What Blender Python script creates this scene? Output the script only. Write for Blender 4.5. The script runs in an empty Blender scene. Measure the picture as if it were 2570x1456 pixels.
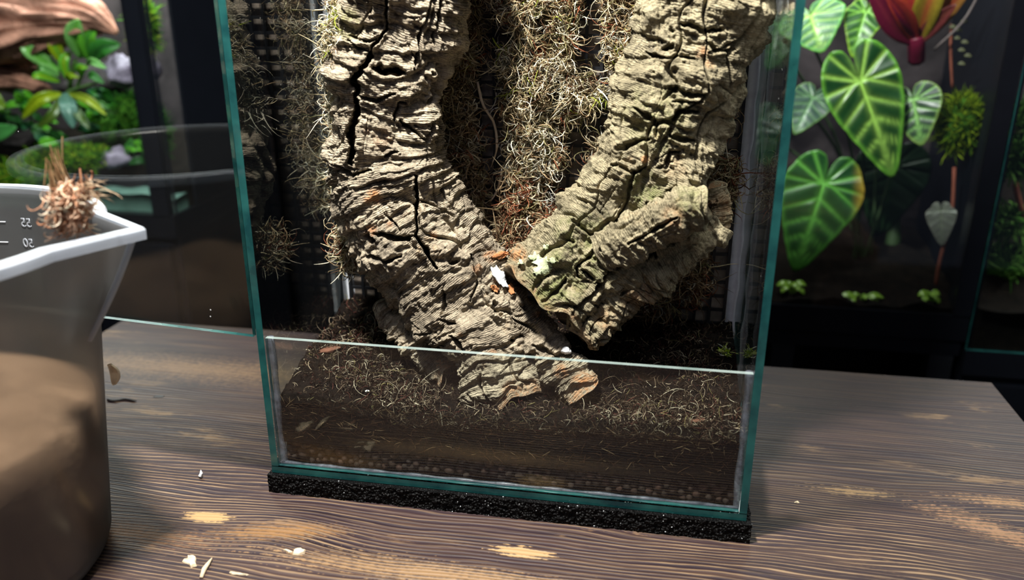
import bpy, bmesh, math, random
import numpy as np
from mathutils import Vector, Matrix

# ------------------------------------------------------------------ camera, world, lights, exposure
scene = bpy.context.scene
COL = scene.collection
random.seed(7)
RNG = np.random.default_rng(7)

FPX = 2061.9
CAM = np.array([0.3149, -0.5715, 0.3930])
PITCH, ROLL, YAW = 0.3482, -0.0005, -0.1778
FWD = np.array([math.sin(YAW)*math.cos(PITCH), math.cos(YAW)*math.cos(PITCH), -math.sin(PITCH)])
_R = np.cross(FWD, [0, 0, 1]); _R /= np.linalg.norm(_R); _U = np.cross(_R, FWD)
RGT = math.cos(ROLL)*_R + math.sin(ROLL)*_U
UPV = -math.sin(ROLL)*_R + math.cos(ROLL)*_U

cam_data = bpy.data.cameras.new('camera')
cam = bpy.data.objects.new('camera', cam_data); COL.objects.link(cam)
cam_data.sensor_width = 36.0
cam_data.lens = FPX/2570*36.0
cam_data.clip_start = 0.01
cam.matrix_world = Matrix(((RGT[0], UPV[0], -FWD[0], CAM[0]), (RGT[1], UPV[1], -FWD[1], CAM[1]),
                           (RGT[2], UPV[2], -FWD[2], CAM[2]), (0, 0, 0, 1)))
cam_data.dof.use_dof = True
cam_data.dof.focus_distance = 0.70
cam_data.dof.aperture_fstop = 3.6
scene.camera = cam

vs = scene.view_settings
vs.view_transform = 'Standard'; vs.look = 'None'; vs.gamma = 1.0; vs.use_curve_mapping = False
vs.exposure = 0.0

world = bpy.data.worlds.new('world'); scene.world = world; world.use_nodes = True
world.node_tree.nodes['Background'].inputs['Color'].default_value = (0.55, 0.66, 1.0, 1)
world.node_tree.nodes['Background'].inputs['Strength'].default_value = 0.055


def area_light(name, loc, target, power, size, color=(1, 1, 1), sizey=None):
    l = bpy.data.lights.new(name, 'AREA'); l.energy = power; l.color = color
    l.shape = 'RECTANGLE'; l.size = size; l.size_y = sizey or size
    o = bpy.data.objects.new(name, l); COL.objects.link(o); o.location = loc
    d = Vector(target)-Vector(loc); o.rotation_euler = d.to_track_quat('-Z', 'Y').to_euler()
    return o


# the bright lamp over the open tank, up and a little to the left of it
area_light('key_lamp', (0.06, -0.19, 1.02), (0.21, 0.09, 0.12), 33.0, 0.075, (1.0, 0.96, 0.89))
# the room's soft ceiling light
area_light('room_lamp', (0.35, -1.2, 2.1), (0.25, 0.2, 0.0), 6.0, 1.0, (0.88, 0.85, 1.0))


# ------------------------------------------------------------------ projection helpers (metric placement from the surveyed camera)
def at(px, py, Y):
    d = FWD + (px-1285)/FPX*RGT - (py-728)/FPX*UPV
    t = (Y-CAM[1])/d[1]
    return CAM + t*d


def at_z(px, py, Z):
    d = FWD + (px-1285)/FPX*RGT - (py-728)/FPX*UPV
    t = (Z-CAM[2])/d[2]
    return CAM + t*d


def pix(P):
    d = np.asarray(P)-CAM; z = d@FWD
    return np.stack([1285+FPX*(d@RGT)/z, 728-FPX*(d@UPV)/z], -1)


def mpp(P):
    return float((np.asarray(P)-CAM)@FWD)/FPX      # metres per pixel at a point


def c(r, g, b):
    f = lambda v: (v/255/12.92) if v/255 <= 0.04045 else ((v/255+0.055)/1.055)**2.4
    return (f(r), f(g), f(b), 1.0)


# ------------------------------------------------------------------ object helpers
def link(o, parent=None):
    COL.objects.link(o)
    if parent is not None: o.parent = parent
    return o


def tag(o, label=None, cat=None, group=None, kind=None):
    if label: o['label'] = label
    if cat: o['category'] = cat
    if group: o['group'] = group
    if kind: o['kind'] = kind
    return o


def empty(name, label=None, cat=None, group=None, kind=None, loc=(0, 0, 0)):
    o = bpy.data.objects.new(name, None); o.empty_display_size = 0.02; link(o); o.location = loc
    return tag(o, label, cat, group, kind)


def mesh_obj(name, verts, faces, mat, parent=None, smooth=False, cols=None, uvs=None, local_to=None):
    me = bpy.data.meshes.new(name)
    verts = np.asarray(verts, dtype=np.float64)
    if parent is not None:
        verts = verts - np.array(parent_world(parent))
    if isinstance(faces, np.ndarray):
        n, k = faces.shape
        me.vertices.add(len(verts)); me.vertices.foreach_set('co', verts.astype(np.float32).ravel())
        me.loops.add(n*k); me.loops.foreach_set('vertex_index', faces.astype(np.int32).ravel())
        me.polygons.add(n)
        me.polygons.foreach_set('loop_start', np.arange(0, n*k, k, dtype=np.int32))
        me.polygons.foreach_set('loop_total', np.full(n, k, dtype=np.int32))
        me.update(calc_edges=True)
    else:
        me.from_pydata([tuple(v) for v in verts], [], faces); me.update()
    if smooth: me.polygons.foreach_set('use_smooth', np.ones(len(me.polygons), dtype=bool))
    if cols is not None:
        a = me.attributes.new('Col', 'FLOAT_COLOR', 'POINT')
        cc = np.ones((len(verts), 4), np.float32); cc[:, :3] = np.asarray(cols)[:, :3]
        a.data.foreach_set('color', cc.ravel())
    if uvs is not None:
        a = me.attributes.new('bark', 'FLOAT_VECTOR', 'POINT')
        uu = np.zeros((len(verts), 3), np.float32); uu[:, :uvs.shape[1]] = uvs
        a.data.foreach_set('vector', uu.ravel())
    for m in (mat if isinstance(mat, (list, tuple)) else [mat]): me.materials.append(m)
    o = bpy.data.objects.new(name, me)
    return link(o, parent)


def parent_world(p):
    v = np.array(p.location)
    while p.parent is not None:
        p = p.parent; v = v+np.array(p.location)
    return v


def box_data(x0, x1, y0, y1, z0, z1):
    v = [(x0, y0, z0), (x1, y0, z0), (x1, y1, z0), (x0, y1, z0), (x0, y0, z1), (x1, y0, z1), (x1, y1, z1), (x0, y1, z1)]
    f = [(0, 3, 2, 1), (4, 5, 6, 7), (0, 1, 5, 4), (1, 2, 6, 5), (2, 3, 7, 6), (3, 0, 4, 7)]
    return v, f


class MB:
    def __init__(s): s.v = []; s.f = []
    def add(s, v, f):
        o = len(s.v); s.v += [tuple(q) for q in v]; s.f += [tuple(i+o for i in t) for t in f]; return s
    def box(s, *a): return s.add(*box_data(*a))
    def tube(s, pts, rad, seg=8):
        pts = [np.array(q, float) for q in pts]; n = len(pts)
        if not hasattr(rad, '__len__'): rad = [rad]*n
        V = []; F = []
        for i, q in enumerate(pts):
            t = pts[min(i+1, n-1)]-pts[max(i-1, 0)]; t /= np.linalg.norm(t)+1e-12
            a = np.cross(t, [0.31, 0.17, 0.93]); a /= np.linalg.norm(a)+1e-12; b = np.cross(t, a)
            for k in range(seg):
                an = 2*math.pi*k/seg
                V.append(q+rad[i]*(math.cos(an)*a+math.sin(an)*b))
        for i in range(n-1):
            for k in range(seg):
                F.append((i*seg+k, i*seg+(k+1) % seg, (i+1)*seg+(k+1) % seg, (i+1)*seg+k))
        F.append(tuple(range(seg))[::-1]); F.append(tuple((n-1)*seg+k for k in range(seg)))
        return s.add(V, F)
    def build(s, name, mat, parent=None, smooth=False): return mesh_obj(name, s.v, s.f, mat, parent, smooth)


def bevel(o, w, seg=2):
    m = o.modifiers.new('bevel', 'BEVEL'); m.width = w; m.segments = seg; m.limit_method = 'ANGLE'
    return o


# ------------------------------------------------------------------ numpy noise
_perm = np.random.default_rng(3).permutation(256); _perm = np.concatenate([_perm, _perm, _perm])
_g = np.random.default_rng(4).normal(size=(256, 3)); _g /= np.linalg.norm(_g, axis=1)[:, None]


def perlin(P):
    P = np.asarray(P, float); i = np.floor(P).astype(int); f = P-i; i &= 255
    u = f*f*f*(f*(f*6-15)+10)
    def gr(dx, dy, dz):
        h = _perm[_perm[_perm[(i[:, 0]+dx) & 255]+((i[:, 1]+dy) & 255)]+((i[:, 2]+dz) & 255)]
        g = _g[h]
        return g[:, 0]*(f[:, 0]-dx)+g[:, 1]*(f[:, 1]-dy)+g[:, 2]*(f[:, 2]-dz)
    x0 = gr(0, 0, 0)+(gr(1, 0, 0)-gr(0, 0, 0))*u[:, 0]
    x1 = gr(0, 1, 0)+(gr(1, 1, 0)-gr(0, 1, 0))*u[:, 0]
    x2 = gr(0, 0, 1)+(gr(1, 0, 1)-gr(0, 0, 1))*u[:, 0]
    x3 = gr(0, 1, 1)+(gr(1, 1, 1)-gr(0, 1, 1))*u[:, 0]
    y0 = x0+(x1-x0)*u[:, 1]; y1 = x2+(x3-x2)*u[:, 1]
    return (y0+(y1-y0)*u[:, 2])*1.5


def fbm(P, o=4):
    s = 0; a = 1; P = np.asarray(P, float)
    for k in range(o): s = s+a*perlin(P*2**k+17.3*k); a *= 0.5
    return s


def sstep(a, b, x):
    t = np.clip((x-a)/(b-a), 0, 1); return t*t*(3-2*t)


def catmull(pts, n):
    pts = np.asarray(pts, float); P = np.vstack([2*pts[0]-pts[1], pts, 2*pts[-1]-pts[-2]])
    m = len(pts)-1; t = np.linspace(0, m-1e-9, n); i = t.astype(int); f = (t-i)[:, None]
    a, b, d, e = P[i], P[i+1], P[i+2], P[i+3]
    return 0.5*((2*b)+(-a+d)*f+(2*a-5*b+4*d-e)*f**2+(-a+3*b-3*d+e)*f**3)


# ------------------------------------------------------------------ materials
class N:
    def __init__(s, name):
        s.m = bpy.data.materials.new(name); s.m.use_nodes = True
        s.t = s.m.node_tree; s.t.nodes.clear(); s.out = s.t.nodes.new('ShaderNodeOutputMaterial')
    def n(s, typ, ins=None, **kw):
        d = s.t.nodes.new(typ)
        for k, v in kw.items(): setattr(d, k, v)
        for k, v in (ins or {}).items():
            if hasattr(v, 'is_linked') or isinstance(v, bpy.types.NodeSocket): s.t.links.new(v, d.inputs[k])
            else: d.inputs[k].default_value = v
        return d
    def math(s, op, a, b=0.0, cl=False):
        d = s.n('ShaderNodeMath', {0: a, 1: b}, operation=op); d.use_clamp = cl; return d.outputs[0]
    def noise(s, vec, scale, detail=4, rough=0.55, dist=0.0):
        return s.n('ShaderNodeTexNoise', {'Vector': vec, 'Scale': scale, 'Detail': detail, 'Roughness': rough, 'Distortion': dist}).outputs['Fac']
    def ramp(s, fac, stops, interp='LINEAR'):
        d = s.n('ShaderNodeValToRGB', {'Fac': fac}); r = d.color_ramp; r.interpolation = interp
        while len(r.elements) < len(stops): r.elements.new(0.5)
        for e, (p, col) in zip(r.elements, stops):
            e.position = p; e.color = col if hasattr(col, '__len__') else (col, col, col, 1)
        return d.outputs['Color']
    def mix(s, fac, a, b, blend='MIX'):
        d = s.n('ShaderNodeMix', data_type='RGBA', blend_type=blend)
        for k, v in (('Factor', fac), ('A', a), ('B', b)):
            sock = [i for i in d.inputs if i.name == k and (i.type == 'RGBA' or k == 'Factor' and i.type == 'VALUE')][0]
            if isinstance(v, bpy.types.NodeSocket): s.t.links.new(v, sock)
            else: sock.default_value = v
        return [o for o in d.outputs if o.type == 'RGBA'][0]
    def coord(s, kind='Object', scale=None):
        o = s.n('ShaderNodeTexCoord').outputs[kind]
        if scale: o = s.n('ShaderNodeMapping', {'Vector': o, 'Scale': scale}).outputs[0]
        return o
    def geo(s): return s.n('ShaderNodeNewGeometry')
    def bump(s, h, strength, dist): return s.n('ShaderNodeBump', {'Height': h, 'Strength': strength, 'Distance': dist}).outputs[0]
    def pbsdf(s, **ins):
        d = s.n('ShaderNodeBsdfPrincipled', {k.replace('_', ' '): v for k, v in ins.items()}); return d.outputs[0]
    def done(s, sh): s.t.links.new(sh, s.out.inputs['Surface']); return s.m


def plain(name, col, rough=0.6, var=0.15, scale=60, spec=0.4, bumpd=0.0, metal=0.0):
    k = N(name); v = k.geo().outputs['Position']
    f = k.noise(v, scale, 5)
    col = tuple(col)
    a = tuple(x*(1-var) for x in col[:3])+(1,); b = tuple(min(1, x*(1+var)) for x in col[:3])+(1,)
    cc = k.ramp(f, [(0.3, a), (0.7, b)])
    ins = dict(Base_Color=cc, Roughness=rough, Metallic=metal)
    if bumpd: ins['Normal'] = k.bump(k.noise(v, scale*3, 6), 0.7, bumpd)
    d = k.n('ShaderNodeBsdfPrincipled', {a.replace('_', ' '): b for a, b in ins.items()})
    d.inputs['Specular IOR Level'].default_value = spec
    return k.done(d.outputs[0])


def glass_mat(name, tint, base=0.04, dust=0.0):
    k = N(name); g = k.geo()
    dot = k.n('ShaderNodeVectorMath', {0: g.outputs['Incoming'], 1: g.outputs['Normal']}, operation='DOT_PRODUCT').outputs['Value']
    om = k.math('SUBTRACT', 1.0, k.math('ABSOLUTE', dot), True)
    fr = k.math('ADD', k.math('MULTIPLY', k.math('POWER', om, 5.0), 1-base), base, True)
    tr = k.n('ShaderNodeBsdfTransparent', {'Color': tint}).outputs[0]
    gl = k.n('ShaderNodeBsdfGlossy', {'Color': (1, 1, 1, 1), 'Roughness': 0.0}).outputs[0]
    sh = k.n('ShaderNodeMixShader', {0: fr, 1: tr, 2: gl}).outputs[0]
    if dust:
        v = k.n('ShaderNodeTexVoronoi', {'Vector': g.outputs['Position'], 'Scale': 75.0, 'Randomness': 1.0})
        pick = k.math('GREATER_THAN', k.n('ShaderNodeSeparateColor', {0: v.outputs['Color']}).outputs[0], 0.90)
        spot = k.math('MULTIPLY', k.math('LESS_THAN', v.outputs['Distance'], 0.055), pick)
        df = k.n('ShaderNodeBsdfDiffuse', {'Color': (0.75, 0.77, 0.78, 1)}).outputs[0]
        sh = k.n('ShaderNodeMixShader', {0: k.math('MULTIPLY', spot, dust), 1: sh, 2: df}).outputs[0]
    return k.done(sh)


M = {}
M['glass'] = glass_mat('clear_glass', (0.955, 0.985, 0.97, 1), dust=0.8)
M['viv_glass'] = glass_mat('vivarium_glass', (0.94, 0.97, 0.965, 1))


def edge_glass():
    k = N('glass_edge'); v = k.geo().outputs['Position']
    f = k.noise(v, 35, 3)
    cc = k.ramp(f, [(0.3, c(18, 62, 68)), (0.7, c(48, 116, 112))])
    return k.done(k.pbsdf(Base_Color=cc, Roughness=0.12, Transmission_Weight=0.35, IOR=1.45))


M['edge'] = edge_glass()
M['silicone'] = plain('milky_silicone', c(226, 233, 244), 0.35, 0.12, 90, 0.5, 0.0004)


def soft_silicone():
    k = N('clear_silicone'); v = k.geo().outputs['Position']
    d = k.pbsdf(Base_Color=k.ramp(k.noise(v, 60, 3), [(0.3, c(104, 108, 122)), (0.7, c(150, 154, 168))]), Roughness=0.3)
    t = k.n('ShaderNodeBsdfTransparent', {'Color': (0.92, 0.93, 0.95, 1)}).outputs[0]
    return k.done(k.n('ShaderNodeMixShader', {0: k.ramp(k.noise(v, 130, 4), [(0.35, 0.35), (0.7, 0.85)]), 1: d, 2: t}).outputs[0])


def polished_edge():
    k = N('polished_glass_edge'); v = k.geo().outputs['Position']
    d = k.pbsdf(Base_Color=k.ramp(k.noise(v, 30, 3), [(0.3, c(120, 140, 136)), (0.7, c(170, 184, 180))]), Roughness=0.15)
    t = k.n('ShaderNodeBsdfTransparent', {'Color': (0.80, 0.88, 0.86, 1)}).outputs[0]
    return k.done(k.n('ShaderNodeMixShader', {0: 0.45, 1: d, 2: t}).outputs[0])


M['soft_silicone'] = soft_silicone(); M['polished'] = polished_edge()


def bark_mat(name, base_a, base_b, dark, green, lines=1.0):
    k = N(name); pos = k.geo().outputs['Position']
    uv = k.n('ShaderNodeAttribute', attribute_name='bark').outputs['Vector']
    col = k.n('ShaderNodeAttribute', attribute_name='Col').outputs['Color']
    sep = k.n('ShaderNodeSeparateColor', {0: col})
    n1 = k.noise(pos, 34, 6, 0.6); n2 = k.noise(pos, 150, 5, 0.7); n3 = k.noise(pos, 520, 4, 0.7)
    cc = k.ramp(n1, [(0.30, base_b), (0.5, base_a), (0.72, tuple(min(1, x*1.18) for x in base_a[:3])+(1,))])
    cc = k.mix(k.ramp(n2, [(0.50, 0.0), (0.68, 0.55)]), cc, dark)
    cc = k.mix(k.ramp(n3, [(0.52, 0.0), (0.70, 0.65)]), cc, dark)
    fib = k.noise(k.n('ShaderNodeVectorMath', {0: uv, 1: (55.0, 900.0, 1.0)}, operation='MULTIPLY').outputs[0], 1.0, 4, 0.65)
    cc = k.mix(k.ramp(fib, [(0.50, 0.0), (0.66, 0.60*lines)]), cc, dark)
    blot = k.noise(pos, 75, 5, 0.75, 0.6)
    cc = k.mix(k.ramp(blot, [(0.52, 0.0), (0.66, 0.55)]), cc, tuple(0.6*x for x in dark[:3])+(1,))
    n4 = k.noise(pos, 60, 5, 0.7)
    cc = k.mix(k.ramp(n4, [(0.60, 0.0), (0.72, 0.35)]), cc, c(186, 150, 108))
    # growth lines across the axis: fine pale and dark cork layers
    su = k.n('ShaderNodeSeparateXYZ', {0: uv})
    wob = k.math('MULTIPLY', k.math('SUBTRACT', k.noise(pos, 40, 3), 0.5), 0.010)
    ph = k.math('MULTIPLY', k.math('ADD', su.outputs['Y'], wob), 2*math.pi/0.0017)
    ln = k.math('ADD', k.math('MULTIPLY', k.math('SINE', ph), 0.5), 0.5)
    mask = k.ramp(k.noise(pos, 26, 3), [(0.42, 0.0), (0.58, 1.0)])
    lm = k.math('MULTIPLY', k.math('POWER', ln, 3.0), mask)
    cc = k.mix(k.math('MULTIPLY', lm, 0.45*lines), cc, dark)
    # algae, orange fresh cork, dark lichen
    gm = k.math('MULTIPLY', sep.outputs[1], k.ramp(k.noise(pos, 110, 6, 0.7), [(0.38, 0.0), (0.62, 1.0)]))
    cc = k.mix(k.math('MULTIPLY', gm, 0.75), cc, green)
    om = k.math('MULTIPLY', sep.outputs[0], k.ramp(k.noise(pos, 170, 5, 0.7), [(0.36, 0.0), (0.58, 1.0)]))
    cc = k.mix(k.math('MULTIPLY', om, 0.85), cc, c(172, 120, 78))
    km = k.math('MULTIPLY', sep.outputs[2], k.ramp(k.noise(pos, 190, 5, 0.75), [(0.42, 0.0), (0.58, 1.0)]))
    cc = k.mix(k.math('MULTIPLY', km, 0.8), cc, c(66, 62, 58))
    h = k.math('ADD', k.math('ADD', k.math('MULTIPLY', n3, 0.8), k.math('MULTIPLY', fib, -0.7*lines)), k.math('ADD', k.math('MULTIPLY', n2, 1.2), k.math('MULTIPLY', lm, -0.55*lines)))
    bsdf = k.n('ShaderNodeBsdfPrincipled', {'Base Color': cc, 'Roughness': 0.92, 'Normal': k.bump(h, 0.95, 0.0023)})
    bsdf.inputs['Specular IOR Level'].default_value = 0.12
    return k.done(bsdf.outputs[0])


M['bark'] = bark_mat('cork_bark', c(176, 164, 142), c(120, 110, 95), c(66, 58, 49), c(118, 122, 70))
M['bark_green'] = bark_mat('cork_bark_mossy', c(156, 147, 120), c(108, 101, 82), c(64, 58, 44), c(108, 116, 68), 0.5)


def strand_mat(name, rough=0.75):
    k = N(name); col = k.n('ShaderNodeAttribute', attribute_name='Col').outputs['Color']
    f = k.noise(k.geo().outputs['Position'], 400, 3)
    cc = k.mix(1.0, col, k.ramp(f, [(0.3, (0.7, 0.7, 0.7, 1)), (0.7, (1.15, 1.15, 1.15, 1))]), 'MULTIPLY')
    a = k.n('ShaderNodeBsdfDiffuse', {'Color': cc}).outputs[0]
    b = k.n('ShaderNodeBsdfTranslucent', {'Color': cc}).outputs[0]
    return k.done(k.n('ShaderNodeMixShader', {0: 0.30, 1: a, 2: b}).outputs[0])


M['strand'] = strand_mat('dry_moss_strands')


def vcol_mat(name, rough=0.4, spec=0.4, trans=0.12, bumpd=0.0, scale=200):
    k = N(name); col = k.n('ShaderNodeAttribute', attribute_name='Col').outputs['Color']
    pos = k.geo().outputs['Position']
    f = k.noise(pos, scale, 3)
    cc = k.mix(1.0, col, k.ramp(f, [(0.3, (0.82, 0.82, 0.82, 1)), (0.7, (1.1, 1.1, 1.1, 1))]), 'MULTIPLY')
    d = k.n('ShaderNodeBsdfPrincipled', {'Base Color': cc, 'Roughness': rough})
    if bumpd: k.t.links.new(k.bump(k.noise(pos, scale, 5), 0.8, bumpd), d.inputs['Normal'])
    d.inputs['Specular IOR Level'].default_value = spec
    b = k.n('ShaderNodeBsdfTranslucent', {'Color': cc}).outputs[0]
    return k.done(k.n('ShaderNodeMixShader', {0: trans, 1: d.outputs[0], 2: b}).outputs[0])


M['leaf'] = vcol_mat('leaf_blade', 0.32, 0.5, 0.25)
M['moss_body'] = plain('matted_moss', c(84, 70, 44), 0.95, 0.55, 90, 0.05, 0.003)
M['green_moss_body'] = plain('green_moss_mat', c(52, 86, 24), 0.95, 0.5, 60, 0.05, 0.003)


def soil_mat():
    k = N('dark_soil'); v = k.geo().outputs['Position']
    n = k.noise(v, 55, 8, 0.75); n2 = k.noise(v, 260, 5, 0.8)
    cc = k.ramp(n, [(0.3, c(9, 7, 6)), (0.52, c(20, 15, 12)), (0.75, c(38, 29, 24))])
    cc = k.mix(k.ramp(n2, [(0.6, 0.0), (0.72, 0.4)]), cc, c(78, 62, 50))
    d = k.n('ShaderNodeBsdfPrincipled', {'Base Color': cc, 'Roughness': 0.95, 'Normal': k.bump(n2, 1.0, 0.004)})
    d.inputs['Specular IOR Level'].default_value = 0.08
    return k.done(d.outputs[0])


M['soil'] = soil_mat()


def pebble_mat():
    k = N('clay_pebble'); v = k.geo().outputs['Position']
    r = k.n('ShaderNodeObjectInfo').outputs['Random']
    cc = k.ramp(r, [(0.0, c(46, 34, 28)), (0.5, c(58, 43, 35)), (1.0, c(78, 50, 40))])
    n = k.noise(v, 260, 5)
    cc = k.mix(k.ramp(n, [(0.4, 0.0), (0.7, 0.6)]), cc, c(44, 34, 28))
    d = k.n('ShaderNodeBsdfPrincipled', {'Base Color': cc, 'Roughness': 0.85, 'Normal': k.bump(n, 0.7, 0.0015)})
    return k.done(d.outputs[0])


M['pebble'] = pebble_mat()


def foam_mat():
    k = N('black_foam'); v = k.geo().outputs['Position']
    vo = k.n('ShaderNodeTexVoronoi', {'Vector': v, 'Scale': 420.0})
    cc = k.ramp(vo.outputs['Distance'], [(0.1, c(5, 5, 6)), (0.8, c(14, 14, 15))])
    spark = k.math('GREATER_THAN', k.n('ShaderNodeSeparateColor', {0: vo.outputs['Color']}).outputs[0], 0.93)
    spot = k.math('MULTIPLY', k.math('LESS_THAN', vo.outputs['Distance'], 0.27), spark)
    cc = k.mix(spot, cc, c(190, 196, 200))
    d = k.n('ShaderNodeBsdfPrincipled', {'Base Color': cc, 'Roughness': 0.6,
            'Normal': k.bump(vo.outputs['Distance'], 1.0, 0.004)})
    d.inputs['Specular IOR Level'].default_value = 0.15
    return k.done(d.outputs[0])


M['foam'] = foam_mat()


def wood_mat():
    k = N('stained_wood'); v = k.geo().outputs['Position']
    s = k.n('ShaderNodeSeparateXYZ', {0: v}); X, Y = s.outputs['X'], s.outputs['Y']
    # warp of the grain: long slow waves plus a knot swirl left in front of the tank
    slow = k.noise(k.n('ShaderNodeMapping', {'Vector': v, 'Scale': (2.2, 9.0, 1.0)}).outputs[0], 1.0, 3, 0.5)
    warp = k.math('MULTIPLY', k.math('SUBTRACT', slow, 0.5), 0.050)
    kx, ky = at_z(720, 1325, -0.018)[:2]
    dx = k.math('MULTIPLY', k.math('SUBTRACT', X, float(kx)), 18.0); dy = k.math('MULTIPLY', k.math('SUBTRACT', Y, float(ky)), 26.0)
    r2 = k.math('ADD', k.math('MULTIPLY', dx, dx), k.math('MULTIPLY', dy, dy))
    kn = k.math('MULTIPLY', k.n('ShaderNodeMath', {0: k.math('MULTIPLY', r2, -1.0)}, operation='EXPONENT').outputs[0], -0.016)
    yy = k.math('ADD', k.math('ADD', Y, warp), kn)
    fine = k.math('MULTIPLY', k.math('SUBTRACT', k.noise(k.n('ShaderNodeMapping', {'Vector': v, 'Scale': (25, 160, 1)}).outputs[0], 1.0, 3), 0.5), 0.0022)
    ph = k.math('MULTIPLY', k.math('ADD', yy, fine), 2*math.pi/0.0043)
    g = k.math('ADD', k.math('MULTIPLY', k.math('SINE', ph), 0.5), 0.5)
    comb = k.n('ShaderNodeCombineXYZ', {0: k.math('MULTIPLY', X, 6.0), 1: k.math('MULTIPLY', yy, 190.0), 2: 0.0}).outputs[0]
    streak = k.noise(comb, 1.0, 4, 0.6)
    comb2 = k.n('ShaderNodeCombineXYZ', {0: k.math('MULTIPLY', X, 3.5), 1: k.math('MULTIPLY', yy, 26.0), 2: 3.0}).outputs[0]
    broad = k.noise(comb2, 1.0, 4, 0.55)
    patchn = k.noise(k.n('ShaderNodeMapping', {'Vector': v, 'Scale': (4.0, 8.0, 1.0), 'Location': (0.3, 1.7, 0)}).outputs[0], 1.0, 4, 0.55)
    # stain: dark plum brown with browner bands
    cc = k.ramp(broad, [(0.30, c(45, 34, 40)), (0.52, c(57, 45, 50)), (0.72, c(80, 62, 58))])
    cc = k.mix(k.ramp(streak, [(0.44, 0.0), (0.70, 0.65)]), cc, c(104, 82, 66))
    dk = k.noise(k.n('ShaderNodeCombineXYZ', {0: k.math('MULTIPLY', X, 9.0), 1: k.math('MULTIPLY', yy, 420.0), 2: 5.0}).outputs[0], 1.0, 3, 0.6)
    cc = k.mix(k.ramp(dk, [(0.50, 0.0), (0.68, 0.6)]), cc, c(38, 29, 33))
    # pale raised grain lines, stronger towards the front of the table
    frontness = k.n('ShaderNodeMapRange', {'Value': Y, 'From Min': 0.20, 'From Max': 0.02, 'To Min': 0.25, 'To Max': 1.0}).outputs[0]
    gl = k.math('MULTIPLY', k.ramp(g, [(0.62, 0.0), (0.90, 1.0)]), k.ramp(patchn, [(0.32, 0.2), (0.56, 1.0)]))
    gl = k.math('MULTIPLY', k.math('MULTIPLY', gl, frontness), k.ramp(k.noise(comb, 1.7, 4, 0.65), [(0.38, 0.05), (0.60, 1.0)]))
    cc = k.mix(gl, cc, c(160, 136, 102))
    # worn through patches
    wear = k.noise(k.n('ShaderNodeCombineXYZ', {0: k.math('MULTIPLY', X, 7.0), 1: k.math('MULTIPLY', yy, 34.0), 2: 7.0}).outputs[0], 1.0, 6, 0.72)
    wm = k.math('MULTIPLY', k.ramp(wear, [(0.575, 0.0), (0.64, 1.0)]), k.ramp(k.noise(v, 5.5, 2), [(0.46, 0.0), (0.60, 0.8)]))
    cc = k.mix(wm, cc, c(150, 122, 88))
    def ellipse(px, py, rx, ry, rag, ang=0.0, zz=-0.018):
        ex, ey = at_z(px, py, zz)[:2]
        ux = k.math('SUBTRACT', X, float(ex)); uy = k.math('SUBTRACT', Y, float(ey))
        a1 = k.math('ADD', k.math('MULTIPLY', ux, math.cos(ang)), k.math('MULTIPLY', uy, math.sin(ang)))
        a2 = k.math('ADD', k.math('MULTIPLY', ux, -math.sin(ang)), k.math('MULTIPLY', uy, math.cos(ang)))
        a1 = k.math('DIVIDE', a1, rx); a2 = k.math('DIVIDE', a2, ry)
        r = k.math('SQRT', k.math('ADD', k.math('MULTIPLY', a1, a1), k.math('MULTIPLY', a2, a2)))
        r = k.math('ADD', r, k.math('MULTIPLY', k.math('SUBTRACT', k.math('ADD', k.math('MULTIPLY', streak, 0.5), k.math('MULTIPLY', g, 0.35)), 0.42), rag*1.3))
        r = k.math('ADD', r, k.math('MULTIPLY', k.math('SUBTRACT', k.noise(v, 240, 4), 0.5), rag))
        return r
    for px, py, rx, ry, rag, col, soft, ang in (
            (520, 1298, 0.021, 0.0072, 0.9, c(214, 178, 118), 0.18, 0.0),
            (1310, 1386, 0.024, 0.0068, 1.0, c(216, 182, 126), 0.2, 0.0),
            (690, 1335, 0.050, 0.0105, 1.6, c(166, 126, 76), 0.7, 0.22),
            (330, 1340, 0.070, 0.013, 2.2, c(150, 112, 72), 0.9, 0.0),
            (1100, 1440, 0.110, 0.012, 2.2, c(176, 144, 100), 0.6, 0.0),
            (2150, 1235, 0.030, 0.006, 2.4, c(168, 138, 96), 0.7, 0.0),
            (2520, 1260, 0.040, 0.007, 2.4, c(176, 140, 98), 0.7, 0.0),
            (2520, 1340, 0.052, 0.012, 2.4, c(174, 136, 98), 0.7, -0.5),
            (470, 925, 0.26, 0.030, 2.0, c(150, 120, 88), 0.9, 0.0)):
        r = ellipse(px, py, rx, ry, rag, ang)
        d = k.n('ShaderNodeMapRange', {'Value': r, 'From Min': 1.0, 'From Max': 1.0-soft, 'To Min': 0.0, 'To Max': 0.80})
        cc = k.mix(d.outputs[0], cc, col)
    cc = k.mix(1.0, cc, (0.66, 0.63, 0.675, 1), 'MULTIPLY')
    hgt = k.math('ADD', k.math('MULTIPLY', g, k.math('MULTIPLY', frontness, 0.9)), k.math('MULTIPLY', streak, 0.6))
    dd = k.n('ShaderNodeBsdfPrincipled', {'Base Color': cc, 'Roughness': 0.50, 'Normal': k.bump(hgt, 0.55, 0.0012)})
    dd.inputs['Specular IOR Level'].default_value = 0.25
    return k.done(dd.outputs[0])


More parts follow.
